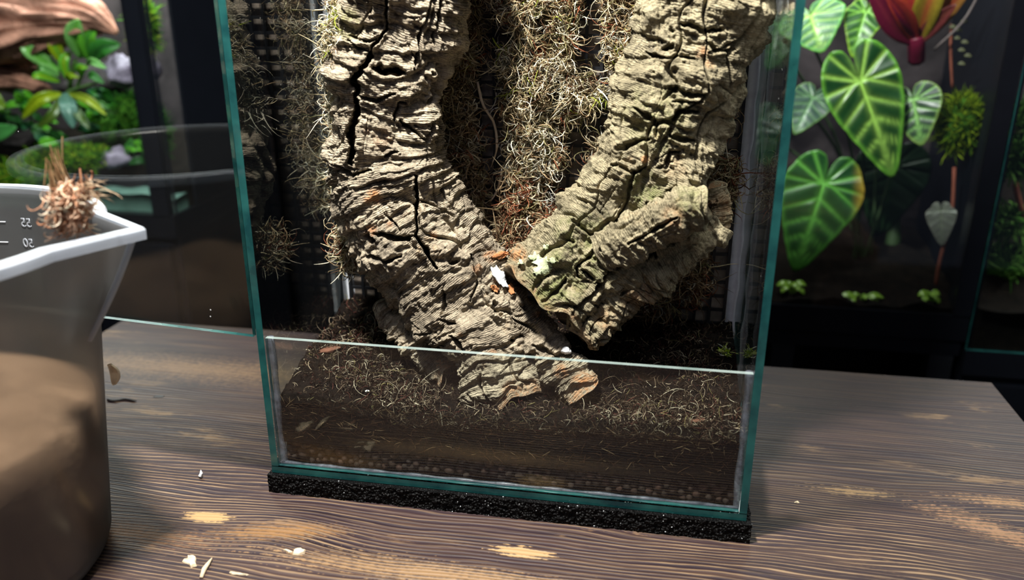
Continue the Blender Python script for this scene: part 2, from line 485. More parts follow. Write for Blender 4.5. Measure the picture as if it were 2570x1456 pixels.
M['wood'] = wood_mat()
M['black_plastic'] = plain('black_plastic', c(22, 24, 28), 0.45, 0.2, 40, 0.4)
M['black_frame'] = plain('black_frame', c(11, 13, 19), 0.35, 0.15, 20, 0.4)
M['dark_wall'] = plain('dark_wall', c(15, 16, 21), 0.85, 0.2, 6, 0.2)
M['dark_floor'] = plain('dark_floor', c(20, 18, 18), 0.7, 0.3, 9, 0.2)
M['back_stone'] = plain('vivarium_back', c(46, 40, 42), 0.9, 0.6, 14, 0.15, 0.004)
M['back_panel'] = plain('tank_back_panel', c(128, 118, 108), 0.5, 0.6, 45, 0.4, 0.002)


def jug_mat():
    k = N('milky_plastic'); g = k.geo(); v = g.outputs['Position']
    n = k.noise(v, 9, 4)
    cc = k.ramp(n, [(0.3, c(112, 112, 114)), (0.7, c(138, 142, 146))])
    df = k.n('ShaderNodeBsdfDiffuse', {'Color': cc}).outputs[0]
    tl = k.n('ShaderNodeBsdfTranslucent', {'Color': cc}).outputs[0]
    tr1 = k.n('ShaderNodeBsdfTransparent', {'Color': (0.84, 0.83, 0.80, 1)}).outputs[0]
    tr2 = k.n('ShaderNodeBsdfRefraction', {'Color': (0.86, 0.85, 0.82, 1), 'Roughness': 0.35, 'IOR': 1.03}).outputs[0]
    tr = k.n('ShaderNodeMixShader', {0: 0.65, 1: tr1, 2: tr2}).outputs[0]
    gl = k.n('ShaderNodeBsdfGlossy', {'Color': (1, 1, 1, 1), 'Roughness': 0.22}).outputs[0]
    a = k.n('ShaderNodeMixShader', {0: 0.5, 1: df, 2: tl}).outputs[0]
    b = k.n('ShaderNodeMixShader', {0: 0.64, 1: a, 2: tr}).outputs[0]
    return k.done(k.n('ShaderNodeMixShader', {0: 0.05, 1: b, 2: gl}).outputs[0])


M['jug'] = jug_mat()


def rim_mat():
    k = N('milky_plastic_thick'); v = k.geo().outputs['Position']
    cc = k.ramp(k.noise(v, 20, 3), [(0.3, c(196, 204, 214)), (0.7, c(222, 228, 236))])
    df = k.n('ShaderNodeBsdfPrincipled', {'Base Color': cc, 'Roughness': 0.3}).outputs[0]
    tl = k.n('ShaderNodeBsdfTranslucent', {'Color': cc}).outputs[0]
    tr = k.n('ShaderNodeBsdfTransparent', {'Color': (0.9, 0.9, 0.92, 1)}).outputs[0]
    a = k.n('ShaderNodeMixShader', {0: 0.4, 1: df, 2: tl}).outputs[0]
    return k.done(k.n('ShaderNodeMixShader', {0: 0.2, 1: a, 2: tr}).outputs[0])


M['jug_rim'] = rim_mat()
M['jug_fill'] = plain('soaked_moss', c(156, 130, 108), 0.9, 0.3, 18, 0.2, 0.004)
M['white'] = plain('white_glue', c(232, 236, 238), 0.5, 0.06, 200, 0.4)
M['lichen'] = plain('pale_lichen', c(178, 188, 150), 0.95, 0.2, 300, 0.1, 0.0008)
M['orange_chip'] = plain('orange_cork', c(164, 112, 74), 0.9, 0.3, 200, 0.1, 0.001)
M['pale_chip'] = plain('pale_chip', c(206, 188, 160), 0.8, 0.15, 200, 0.2, 0.0005)
M['dark_chip'] = plain('dark_chip', c(32, 27, 28), 0.5, 0.3, 200, 0.4, 0.0005)
M['brown_chip'] = plain('brown_chip', c(96, 62, 48), 0.8, 0.3, 200, 0.2, 0.0005)
M['driftwood'] = plain('red_driftwood', c(176, 124, 108), 0.85, 0.55, 28, 0.2, 0.010)
M['stone'] = plain('purple_stone', c(150, 136, 160), 0.55, 0.5, 40, 0.5, 0.004)
M['sand'] = plain('pale_sand', c(96, 126, 118), 0.8, 0.25, 40, 0.3, 0.001)
M['root'] = plain('red_root', c(120, 66, 52), 0.8, 0.25, 60, 0.2)
M['stem'] = plain('green_stem', c(70, 100, 46), 0.6, 0.25, 60, 0.3)
M['dark_stem'] = plain('dark_stem', c(44, 62, 34), 0.6, 0.3, 40, 0.3)
M['maroon'] = plain('maroon_stem', c(112, 22, 52), 0.5, 0.25, 40, 0.4)
M['lamp_body'] = plain('lamp_body', c(30, 31, 34), 0.4, 0.1, 30, 0.4)


# ------------------------------------------------------------------ room shell
TZ = -0.018                                   # table top height (the tank stands on 18 mm of foam)
FLOOR = -0.82
mesh_obj('floor', *box_data(-2.4, 2.8, -2.2, 1.5, FLOOR-0.05, FLOOR), M['dark_floor'])['kind'] = 'structure'
mesh_obj('wall_back', *box_data(-2.4, 2.8, 1.5, 1.56, FLOOR, 1.9), M['dark_wall'])['kind'] = 'structure'
mesh_obj('wall_left', *box_data(-2.46, -2.4, -2.2, 1.56, FLOOR, 1.9), M['dark_wall'])['kind'] = 'structure'
mesh_obj('wall_right', *box_data(2.8, 2.86, -2.2, 1.56, FLOOR, 1.9), M['dark_wall'])['kind'] = 'structure'

# ------------------------------------------------------------------ table
tb = empty('work_table', 'dark stained wooden plank table with worn pale grain under the tank', 'table', loc=(0.16, 0.0, FLOOR))
TX0, TX1, TY1 = -0.375, 0.696, 0.338


def plank(x0, x1, y0, y1):
    bm = bmesh.new(); v, f = box_data(x0, x1, y0, y1, TZ-0.028, TZ)
    vs_ = [bm.verts.new(q) for q in v]; [bm.faces.new([vs_[i] for i in t]) for t in f]
    bmesh.ops.bevel(bm, geom=bm.edges[:], offset=0.0003, segments=1, affect='EDGES')
    me = bpy.data.meshes.new('plank'); bm.to_mesh(me); bm.free()
    P = parent_world(tb)
    for q in me.vertices: q.co -= Vector(P)
    me.materials.append(M['wood']); return link(bpy.data.objects.new('plank', me), tb)


for y0, y1 in ((0.16602, TY1), (-0.142, 0.16598), (-0.46, -0.14204)): plank(TX0, TX1, y0, y1)
for x in (TX0+0.06, TX1-0.06):
    for y in (-0.40, TY1-0.06):
        MB().box(x-0.03, x+0.03, y-0.03, y+0.03, FLOOR, TZ-0.028).build('leg', M['wood'], tb)
MB().box(TX0+0.05, TX1-0.05, TY1-0.075, TY1-0.045, TZ-0.11, TZ-0.028).build('apron', M['wood'], tb)

# ------------------------------------------------------------------ foam mat
W, D, HP = 0.40, 0.1974, 0.1265
FX = np.linspace(-0.003, W+0.003, 200); nz = 10


def foam_pad():
    rows = []; V = []; Fc = []
    loop = []
    x0, x1, y0, y1 = -0.003, W+0.004, -0.004, D+0.003
    def seg(a, b, n): return [(a[0]+(b[0]-a[0])*i/n, a[1]+(b[1]-a[1])*i/n) for i in range(n)]
    loop = seg((x0, y0), (x1, y0), 320)+seg((x1, y0), (x1, y1), 120)+seg((x1, y1), (x0, y1), 60)+seg((x0, y1), (x0, y0), 120)
    n = len(loop); zs = np.linspace(TZ, -0.0005, 14)
    L = np.array(loop); ctr = np.array([(x0+x1)/2, (y0+y1)/2])
    nrm = np.zeros_like(L); nrm[:320] = (0, -1); nrm[320:440] = (1, 0); nrm[440:500] = (0, 1); nrm[500:] = (-1, 0)
    allv = []
    for z in zs:
        P = np.column_stack([L, np.full(n, z)])
        h = 0.0010*perlin(P*420)+0.0009*perlin(P*170)
        P[:, :2] += nrm*h[:, None]
        if z == zs[-1]: P[:, 2] += 0.0
        allv.append(P)
    V = np.vstack(allv); m = len(zs)
    for j in range(m-1):
        for i in range(n):
            a = j*n+i; b = j*n+(i+1) % n
            Fc.append((a, b, b+n, a+n))
    Fc.append(tuple(range(n))[::-1]); Fc.append(tuple((m-1)*n+i for i in range(n)))
    o = mesh_obj('foam_mat', V, Fc, M['foam'])
    return tag(o, 'black speckled foam mat lying under the glass tank', 'mat')


foam_pad()

# ------------------------------------------------------------------ glass tank
T = 0.006
TH = 0.62
tank = empty('glass_terrarium', 'tall clear glass terrarium with green edges and its front door swung open', 'terrarium', loc=(0.2, D/2, 0))


def pane(name, x0, x1, y0, y1, z0, z1, thin, parent=tank, mat=None, rot=None, label=None, edge='edge'):
    v, f = box_data(x0, x1, y0, y1, z0, z1)
    if rot:
        (ox, oy), ang = rot; q = []
        for a, b, z in v:
            dx, dy = a-ox, b-oy; q.append((ox+dx*math.cos(ang)-dy*math.sin(ang), oy+dx*math.sin(ang)+dy*math.cos(ang), z))
        v = q
    o = mesh_obj(name, v, f, [mat or M['glass'], M[edge], M['polished']], parent)
    big = {'x': (3, 5), 'y': (2, 4), 'z': (0, 1)}[thin]
    for i, p in enumerate(o.data.polygons): p.material_index = 0 if i in big else (2 if i == 1 and edge == 'edge' else 1)
    if label: o['label'] = label
    return o


G = 0.0004
pane('bottom_pane', 0, W, 0, D, 0.0, T, 'z')
pane('left_pane', 0, T, G, D-G, T+G, TH, 'x')
pane('right_pane', W-T, W, G, D-G, T+G, TH, 'x')
pane('back_pane', T+G, W-T-G, D-T, D, T+G, TH, 'y')
pane('front_pane', T+G, W-T-G, 0.0018, T, T+G, HP, 'y', label='low front glass panel')
pane('door', -0.404, -0.003, 0.0, 0.0045, HP+0.0012, TH-0.004, 'y', rot=((-0.003, 0.0), -0.105), label='clear glass door swung open to the left')


def bead(name, pts, r, flat=None):
    mb = MB(); mb.tube(pts, r, 8); return mb.build(name, M[flat or 'silicone'], tank, True)


def zbead(x, y, z0, z1, r, flat=None):
    zs = np.linspace(z0, z1, 40)
    return bead('silicone_seam', [(x+0.0003*math.sin(z*90+x*50), y, z) for z in zs], [r*(1+0.18*math.sin(z*130+x*9)) for z in zs], flat)


zbead(T+0.0022, T+0.0022, T, HP-0.001, 0.0030, 'soft_silicone')
zbead(W-T-0.0022, T+0.0022, T, HP-0.001, 0.0030, 'soft_silicone')
zbead(T+0.003, D-T-0.003, T, TH-0.01, 0.0052)
zbead(W-T-0.003, D-T-0.003, T, TH-0.01, 0.0056)
xs = np.linspace(T, W-T, 60)
bead('silicone_seam', [(x, T+0.0008, T+0.001) for x in xs], [0.0016*(1+0.3*math.sin(x*160)) for x in xs], 'soft_silicone')

# ------------------------------------------------------------------ black mesh panel along the back
mp = empty('plastic_mesh_panel', 'black square-holed plastic mesh standing against the tank back', 'mesh panel', loc=(0.2, 0.181, 0.01))
mb = MB(); cell = 0.0138
nx = int((W-2*T-0.012)/cell); nzc = int(0.58/cell)
x00 = T+0.006; z00 = 0.012
for i in range(nx+1):
    x = x00+i*cell; mb.box(x-0.0014, x+0.0014, 0.1775, 0.1805, z00, z00+nzc*cell)
for j in range(nzc+1):
    z = z00+j*cell; mb.box(x00, x00+nx*cell, 0.1790, 0.1818, z-0.0014, z+0.0014)
mb.build('grid', M['black_plastic'], mp)
MB().box(x00, x00+nx*cell, 0.1860, 0.1905, z00, z00+nzc*cell).build('backing_sheet', M['back_panel'], mp)

# ------------------------------------------------------------------ soil
def soil_height(x, y):
    t = np.clip((y-T)/(D-2*T), 0, 1)
    base = 0.064+0.036*t**0.8
    u = x/W
    base = base-0.010*np.exp(-((u-0.32)/0.16)**2)*np.exp(-(t/0.35)**2)-0.006*np.exp(-((u-0.55)/0.2)**2)*np.exp(-(t/0.3)**2)
    P = np.column_stack([np.ravel(x), np.ravel(y), np.zeros(np.size(x))])
    n = 0.0055*perlin(P*32)+0.003*perlin(P*90)+0.0016*perlin(P*260)
    return base+n.reshape(np.shape(x))


def make_soil():
    nx_, ny_ = 220, 110
    x = np.linspace(T+0.0012, W-T-0.0012, nx_); y = np.linspace(T+0.0012, 0.1765, ny_)
    Xg, Yg = np.meshgrid(x, y, indexing='ij'); Zg = soil_height(Xg, Yg)
    V = np.column_stack([Xg.ravel(), Yg.ravel(), Zg.ravel()])
    idx = np.arange(nx_*ny_).reshape(nx_, ny_)
    Fq = np.stack([idx[:-1, :-1], idx[1:, :-1], idx[1:, 1:], idx[:-1, 1:]], -1).reshape(-1, 4)
    # skirt
    ring = np.concatenate([idx[:, 0], idx[-1, 1:], idx[::-1, -1][1:], idx[0, ::-1][1:-1]])
    V2 = [V]; faces = [Fq]; prev = ring; base = len(V); nr = len(ring); rows = 9
    for j in range(1, rows+1):
        t = j/rows; q = V[ring].copy(); q[:, 2] = q[:, 2]*(1-t)+0.0275*t
        q[:, 2] += 0.0016*perlin(q*150+9)*(t < 1); V2.append(q)
        cur = np.arange(base, base+nr); base += nr
        faces.append(np.stack([prev, cur, np.roll(cur, -1), np.roll(prev, -1)], -1)[:, ::-1]); prev = cur
    o = mesh_obj('soil', np.vstack(V2), np.vstack(faces), M['soil'], None, True)
    return tag(o, 'dark crumbly soil filling the bottom of the glass tank', 'soil', kind='stuff')


make_soil()


# ------------------------------------------------------------------ clay pebbles below the soil
def make_pebbles():
    dl = empty('drainage_layer', 'layer of brown clay pebbles under the soil behind the front glass', 'pebbles', loc=(0.2, 0.02, T))
    meshes = []
    for k in range(6):
        bm = bmesh.new(); bmesh.ops.create_icosphere(bm, subdivisions=2, radius=0.5)
        V = np.array([q.co for q in bm.verts]); h = 1+0.28*perlin(V*1.6+k*11)+0.10*perlin(V*4+k*5)
        for q, s in zip(bm.verts, h): q.co *= s
        for q in bm.verts: q.co.z *= 0.85
        me = bpy.data.meshes.new('pebble'); bm.to_mesh(me); bm.free()
        me.polygons.foreach_set('use_smooth', np.ones(len(me.polygons), dtype=bool))
        me.materials.append(M['pebble']); meshes.append(me)
    base = np.array(parent_world(dl)); placed = []; rr = np.random.default_rng(17)
    for tries in range(9000):
        s = rr.choice([0.0052, 0.0066, 0.0078, 0.0090, 0.0104], p=[.18, .24, .26, .2, .12]); top = 0.0295+0.004*math.sin(tries)
        x = rr.uniform(T+0.004, W-T-0.004); z = rr.uniform(T+0.0008+s*0.5, top)
        if all((x-a)**2+(z-b)**2 > (0.45*(s+q))**2 for a, b, q in placed): placed.append((x, z, s))
        if len(placed) >= 290: break
    for x, z, s in placed:
        o = bpy.data.objects.new('pebble', random.choice(meshes)); link(o, dl)
        o.location = Vector((x, T+0.0012+s*0.58+random.uniform(0, 0.0016), z))-Vector(base)
        o.rotation_euler = [random.uniform(0, 6.28) for _ in range(3)]; o.scale = (s*1.1, s*1.1, s*1.1)
    MB().box(T+0.002, W-T-0.002, T+0.0105, 0.1765, T+0.0006, 0.0275).build('fill', M['soil'], dl)


make_pebbles()


# ------------------------------------------------------------------ cork bark
def seg_dist(Q, A, B):
    ab = B-A; t = np.clip(((Q-A)@ab)/(ab@ab+1e-9), 0, 1)
    return np.linalg.norm(Q-(A+t[:, None]*ab), axis=1), t


def bark(name, path, mat, parent, seed, nth=420, ns=720, strokes=(), stains=(), flat=0.62, lump=1.0, ledge=1.0, cut=1.0, jag=1.0, endcol=0.7):
    """path rows: px, py, Y, half width in pixels, depth ratio"""
    ctrl = []
    for px, py, Y, hw, dr in path:
        p = at(px, py, Y); ctrl.append(list(p)+[hw*mpp(p), dr])
    Cc = catmull(ctrl, ns)
    P0 = Cc[:, :3]; rx = Cc[:, 3]; ry = Cc[:, 3]*Cc[:, 4]
    tg = np.gradient(P0, axis=0); ds = np.linalg.norm(tg, axis=1); tg /= ds[:, None]
    s = np.concatenate([[0], np.cumsum(ds)[:-1]])
    view = CAM-P0; view /= np.linalg.norm(view, axis=1)[:, None]
    nf = view-(view*tg).sum(1)[:, None]*tg; nf /= np.linalg.norm(nf, axis=1)[:, None]
    bb = np.cross(tg, nf)
    u = np.linspace(0, 1, nth, endpoint=False)
    th = 2*math.pi*u - 0.42*np.sin(2*2*math.pi*u)*0 
    # put more vertices on the camera side (theta = pi/2)
    w = 2*math.pi*(u-0.25); th = w+0.55*np.sin(w)*-1+math.pi/2
    ct, st = np.cos(th), np.sin(th)
    S = np.repeat(s, nth); TH_ = np.tile(th, ns); CT = np.tile(ct, ns); ST = np.tile(st, ns)
    RX = np.repeat(rx, nth); RY = np.repeat(ry, nth)
    e = np.sign(CT)*np.abs(CT)**0.9; g = np.sign(ST)*np.abs(ST)**0.9
    ctr = np.repeat(P0, nth, 0); B = np.repeat(bb, nth, 0); Nf = np.repeat(nf, nth, 0); Tg = np.repeat(tg, nth, 0)
    V = ctr+B*(RX*e)[:, None]+Nf*(RY*g)[:, None]
    dirn = B*(CT/RX)[:, None]+Nf*(ST/RY)[:, None]; dirn /= np.linalg.norm(dirn, axis=1)[:, None]
    a = TH_*np.repeat((rx+ry)/2, nth)
    o_ = seed*7.7
    q3 = V+o_
    # big lumps
    h = lump*(0.0095*perlin(q3*21)+0.0060*perlin(q3*46))
    # stacked scalloped ledges, dropping on their lower side
    warp = 0.75*perlin(q3*15+3)+0.34*perlin(q3*42+5)+0.14*perlin(q3*110)
    ph = S/0.0175+warp; fr = ph-np.floor(ph)
    led = np.where(fr < 0.84, np.sin(fr/0.84*1.45)**1.2, (1-fr)/0.16)
    m1 = sstep(-0.25, 0.35, perlin(q3*24+11))
    ph2 = S/0.0072+1.8*warp+1.2*perlin(np.column_stack([a*30, S*6, 0*S+seed])); fr2 = ph2-np.floor(ph2)
    led2 = np.where(fr2 < 0.86, (fr2/0.86)**1.2, (1-fr2)/0.14)
    m2 = sstep(-0.3, 0.3, perlin(q3*38+21))
    h += ledge*(0.0050*(led-0.4)*(0.45+0.55*m1)+0.0021*(led2-0.4)*(0.25+0.75*m2))
    # lengthwise fissures
    fz = perlin(np.column_stack([a*34+0.5*perlin(q3*30), S*7.0, 0*S+seed*3.1]))
    h -= 0.0070*sstep(0.07, 0.0, np.abs(fz))*sstep(-0.15, 0.25, perlin(q3*17+31))
    fz2 = perlin(np.column_stack([a*80, S*22.0, 0*S+seed*5.3]))
    h -= 0.0016*sstep(0.11, 0.0, np.abs(fz2))*sstep(-0.1, 0.3, perlin(q3*33+41))
    # short transverse splits
    fz3 = perlin(np.column_stack([a*26, S*75.0+3*perlin(q3*25), 0*S+seed*2.3]))
    h -= 0.0030*sstep(0.10, 0.0, np.abs(fz3))*sstep(0.0, 0.4, perlin(q3*28+61))
    # grain
    h += 0.0016*perlin(q3*120)+0.0011*perlin(q3*240)+0.0008*perlin(q3*430)
    rgh = sstep(0.0, 0.5, perlin(q3*20+55)); h += rgh*(0.0024*np.abs(perlin(q3*130+7))+0.0016*perlin(q3*210+8))
    h += 0.00028*np.sin(2*math.pi*(S+0.010*perlin(q3*40))/0.0019)*sstep(-0.1, 0.3, perlin(q3*26+71))
    # pits
    pv = perlin(q3*95+81); h -= 0.004*sstep(0.62, 0.8, pv)
    # individual cracks and hollows
    Q = pix(V); front = ST > -0.05; opened = np.zeros(len(V), bool); deep = np.zeros(len(V))
    for pts, wpx, dep in strokes:
        pts = np.array(pts, float)
        lo = pts.min(0)-3*wpx-4; hi = pts.max(0)+3*wpx+4
        idx = np.where(front & (Q[:, 0] > lo[0]) & (Q[:, 0] < hi[0]) & (Q[:, 1] > lo[1]) & (Q[:, 1] < hi[1]))[0]
        if not len(idx): continue
        wob = np.column_stack([perlin(q3[idx]*60), perlin(q3[idx]*60+50)])*7+np.column_stack([perlin(q3[idx]*190), perlin(q3[idx]*190+50)])*wpx*0.8
        Qi = Q[idx]+wob; best = np.full(len(idx), 1e9)
        if len(pts) == 1: best = np.linalg.norm(Qi-pts[0], axis=1)
        for k in range(len(pts)-1):
            d_, t_ = seg_dist(Qi, pts[k], pts[k+1])
            ends = 1.0+0.6*((k+t_)/(len(pts)-1) > 0.92)+0.6*((k+t_)/(len(pts)-1) < 0.08)
            best = np.minimum(best, d_*ends)
        wv = wpx*(0.85+0.9*perlin(q3[idx]*75+13)); wv = np.clip(wv, 0.35*wpx, 1.8*wpx)
        if dep > 0.0135: wv = np.clip(wv, 0.75*wpx, 1.3*wpx); opened[idx] |= best < 0.62*wv
        carve = sstep(0, 1, np.clip((1.3*wv-best)/(0.85*wv), 0, 1))
        if dep > 0.0135: deep[idx] = np.maximum(deep[idx], dep*carve)
        else: h[idx] -= dep*cut*carve
        h[idx] += 0.0016*np.exp(-((best-2.0*wpx)/(0.8*wpx))**2)
    # ragged ends
    send = s[-1]
    tt = np.minimum(S, send-S)
    shrink = sstep(0.0, 0.006, tt)
    vw = CAM-V; vw /= np.linalg.norm(vw, axis=1)[:, None]
    V = V+dirn*(h*shrink)[:, None]-vw*deep[:, None]
    V += Tg*(jag*0.007*perlin(q3*55+91)*sstep(0.03, 0.0, tt))[:, None]
    cols = np.zeros((len(V), 3))
    cols[:, 0] = sstep(0.010, 0.0, send-S)*endcol
    for px, py, r, ch, amt in stains:
        d_ = np.hypot(Q[:, 0]-px, Q[:, 1]-py)
        cols[:, ch] = np.maximum(cols[:, ch], amt*sstep(r, 0.35*r, d_)*front)
    cols[:, 2] = np.maximum(cols[:, 2], 0.75*sstep(0.30, 0.75, perlin(q3*13+101)))
    cols[:, 0] = np.maximum(cols[:, 0], 0.55*sstep(0.62, 0.85, perlin(q3*70+111)))
    idx = np.arange(nth*ns).reshape(ns, nth); nxt = np.roll(idx, -1, axis=1)
    Fq = np.stack([idx[:-1], nxt[:-1], nxt[1:], idx[1:]], -1).reshape(-1, 4)
    Fq = Fq[~opened[Fq].all(1)]          # splits that open into the hollow log
    # hollow caps: two inner rings then a centre disc
    extra = []; faces = [Fq]; nv = len(V); colx = []; uvx = []
    for endi, sgn in ((0, 1), (ns-1, -1)):
        ring = idx[endi]; prev = ring; cen = V[ring].mean(0); tdir = tg[endi]*sgn
        for sc, dp in ((0.80, 0.0008), (0.72, 0.010), (0.35, 0.016), (0.02, 0.018)):
            q = cen+(V[ring]-cen)*sc+tdir*dp+np.column_stack([perlin(V[ring]*120+k) for k in (1, 2, 3)])*0.0012
            cur = np.arange(nv, nv+nth); nv += nth; extra.append(q)
            cx = np.zeros((nth, 3)); cx[:, 0] = endcol; colx.append(cx); uvx.append(np.zeros((nth, 2)))
            quad = np.stack([prev, np.roll(prev, -1), np.roll(cur, -1), cur], -1)
            faces.append(quad[:, ::-1] if sgn == 1 else quad); prev = cur
    V = np.vstack([V]+extra); cols = np.vstack([cols]+colx); uv = np.vstack([np.column_stack([a, S])]+uvx)
    return mesh_obj(name, V, np.vstack(faces), mat, parent, True, cols, uv)


L_STROKES = [
    ([(968, -40), (968, 75), (955, 95), (925, 130)], 3.5, 0.020),
    ([(925, 130), (915, 165), (900, 200), (893, 250), (888, 290), (884, 340), (888, 380), (880, 410)], 8.0, 0.026),
    ([(1097, -20), (1075, 40), (1058, 95), (1048, 140), (1035, 172)], 4, 0.010),
    ([(1112, 0), (1100, 60), (1092, 122)], 4.5, 0.010),
    ([(938, 166), (960, 178), (985, 176), (1012, 181)], 8, 0.015),
    ([(875, 85), (905, 100), (930, 108), (960, 88)], 4, 0.007),
    ([(872, 97), (918, 128)], 4, 0.007),
    ([(900, 240), (948, 255), (990, 235)], 4.5, 0.006),
    ([(992, 300), (1000, 262), (1022, 258)], 4.5, 0.007),
    ([(1005, 305), (1060, 350), (1078, 312)], 5.5, 0.010),
    ([(965, 395), (985, 383), (1000, 378)], 4, 0.006),
    ([(1037, 441), (1051, 503), (1045, 555), (1047, 596), (1085, 657), (1099, 675)], 5.0, 0.020),
    ([(937, 585), (1000, 602), (1040, 596)], 7, 0.012),
    ([(912, 592), (936, 602)], 9, 0.010),
    ([(1051, 500), (1130, 537), (1143, 544)], 4, 0.006),
    ([(1130, 660), (1147, 657)], 6, 0.008),
    ([(1109, 802), (1143, 815)], 4, 0.006),
    ([(1116, 730), (1105, 795)], 3.5, 0.005),
    ([(1136, 843), (1160, 880)], 5, 0.008),
    ([(1286, 852)], 9, 0.007),
    ([(1338, 855), (1345, 890)], 6, 0.009),
    ([(920, 640), (975, 655), (1010, 640)], 6, 0.007),
    ([(1180, 640), (1200, 700), (1185, 760)], 3.5, 0.006),
    ([(1240, 760), (1255, 800)], 5, 0.007),
    ([(840, 410), (880, 440), (930, 430)], 4, 0.006),
    ([(1085, 200), (1100, 240), (1080, 260)], 4.5, 0.007),
    ([(1083, 182)], 4, 0.007),
]
R_STROKES = [
    ([(1714, 57), (1742, 63), (1770, 82), (1815, 76)], 7.5, 0.010),
    ([(1657, 126), (1676, 120), (1690, 110)], 7, 0.010),
    ([(1682, 76)], 6, 0.008),
    ([(1619, 133), (1670, 151), (1695, 145), (1745, 147)], 4, 0.007),
    ([(1685, 215), (1720, 236), (1764, 236)], 7.5, 0.009),
    ([(1688, 253), (1758, 256)], 4, 0.006),
    ([(1606, 278), (1647, 309), (1682, 303), (1707, 281), (1752, 284)], 6.5, 0.010),
    ([(1647, 309), (1644, 347)], 4.5, 0.007),
    ([(1553, 376), (1584, 363), (1628, 350)], 7, 0.009),
    ([(1682, 344), (1720, 354), (1748, 360)], 6, 0.008),
    ([(1676, 423), (1682, 385), (1707, 382)], 5, 0.008),
    ([(1543, 417), (1587, 433), (1616, 420)], 5, 0.007),
    ([(1590, 428), (1577, 473), (1567, 523), (1539, 570), (1520, 602), (1450, 672), (1457, 700)], 5, 0.009),
    ([(1444, 555), (1479, 583), (1504, 586)], 6, 0.008),
    ([(1413, 602), (1438, 608)], 6.5, 0.008),
    ([(1621, 514), (1665, 526)], 6, 0.007),
    ([(1675, 479), (1697, 476), (1716, 485)], 7, 0.008),
    ([(1600, 600), (1560, 650), (1520, 690), (1498, 728)], 8, 0.012),
    ([(1466, 678), (1488, 703)], 5, 0.007),
    ([(1420, 700), (1400, 730), (1370, 745)], 5, 0.007),
    ([(1642, 180)], 5, 0.007),
    ([(1450, 770), (1425, 810)], 5, 0.007),
    ([(1780, 130), (1850, 125)], 4, 0.006),
    ([(1775, 100), (1800, 130), (1850, 100)], 5, 0.007),
]
lb = empty('cork_bark_log', 'grey-tan cork bark log with a long black crack, leaning in from upper left', 'cork bark', 'cork bark logs glued in a V', loc=tuple(at(1240, 1000, 0.06)))
bark('trunk', [(1062, -230, 0.110, 176, 0.66), (1038, -110, 0.108, 172, 0.66), (1016, 0, 0.106, 165, 0.68), (985, 130, 0.104, 148, 0.72), (970, 270, 0.102, 140, 0.74), (970, 390, 0.100, 140, 0.74),
               (995, 490, 0.098, 152, 0.70), (1050, 590, 0.094, 158, 0.64), (1122, 688, 0.088, 148, 0.6), (1195, 790, 0.078, 128, 0.58), (1245, 895, 0.066, 110, 0.56), (1284, 1008, 0.050, 96, 0.5)],
     M['bark'], lb, 1, 360, 620, L_STROKES,
     [(935, 495, 28, 0, 1), (1090, 590, 16, 0, .8), (930, 580, 20, 0, .9), (975, 565, 14, 0, .8), (1230, 645, 25, 0, .7), (1195, 680, 16, 0, .8), (1290, 990, 45, 0, .9), (1330, 985, 40, 0, .8),
      (1000, 180, 18, 0, .5), (860, 60, 60, 1, .8), (870, 510, 60, 2, .8), (960, 350, 40, 0, .3), (1070, 130, 60, 2, .6), (1110, 40, 50, 2, .6), (850, 440, 50, 2, .7)])
bark('inner_layer', [(968, 752, 0.092, 42, 0.6), (1012, 812, 0.082, 46, 0.6), (1066, 876, 0.072, 46, 0.6), (1128, 942, 0.062, 40, 0.6)], M['bark'], lb, 2, 160, 220, [], [], lump=0.5)
bark('side_flange', [(1268, 745, 0.080, 40, 0.7), (1322, 812, 0.076, 48, 0.7), (1382, 880, 0.066, 54, 0.7), (1430, 940, 0.056, 56, 0.6), (1468, 992, 0.046, 50, 0.6)], M['bark'], lb, 3, 190, 250,
     [([(1345, 870), (1400, 900)], 5, 0.005)], [(1475, 960, 45, 0, 1), (1410, 930, 25, 0, .8)], lump=0.6, endcol=1.0)

rb = empty('cork_bark_log', 'olive-tinged cork bark log with a side stub, leaning in from upper right', 'cork bark', 'cork bark logs glued in a V', loc=tuple(at(1400, 840, 0.07)))
bark('trunk', [(1826, -240, 0.112, 160, 0.66), (1792, -110, 0.112, 160, 0.66), (1760, 20, 0.112, 158, 0.68), (1725, 160, 0.112, 150, 0.70), (1683, 300, 0.110, 145, 0.72), (1630, 430, 0.106, 142, 0.72),
               (1548, 555, 0.098, 138, 0.70), (1462, 652, 0.086, 136, 0.68), (1392, 725, 0.074, 138, 0.62), (1362, 760, 0.068, 132, 0.58)],
     M['bark_green'], rb, 4, 360, 540, R_STROKES,
     [(1620, 400, 14, 0, .9), (1760, 130, 22, 0, .7), (1780, 160, 16, 0, .7), (1290, 630, 30, 0, .9), (1280, 690, 14, 0, 1), (1640, 520, 90, 1, .8), (1480, 620, 120, 1, .9), (1400, 700, 110, 1, 1),
      (1650, 300, 120, 1, .6), (1620, 480, 70, 1, .9), (1300, 740, 40, 2, .6), (1620, 100, 70, 2, .7), (1690, 420, 40, 0, .2), (1500, 540, 50, 2, .6)], endcol=0.35, ledge=0.62, lump=1.15, cut=0.75)
bark('branch_stub', [(1500, 640, 0.062, 50, 0.7), (1570, 612, 0.060, 56, 0.8), (1650, 570, 0.060, 56, 0.85), (1725, 530, 0.062, 52, 0.9), (1775, 508, 0.064, 44, 0.9)], M['bark_green'], rb, 5, 200, 260,
     [([(1700, 545), (1640, 580), (1580, 615)], 4.5, 0.006)], [(1740, 510, 60, 1, .7), (1690, 545, 40, 0, .35)], lump=0.55, endcol=0.0)
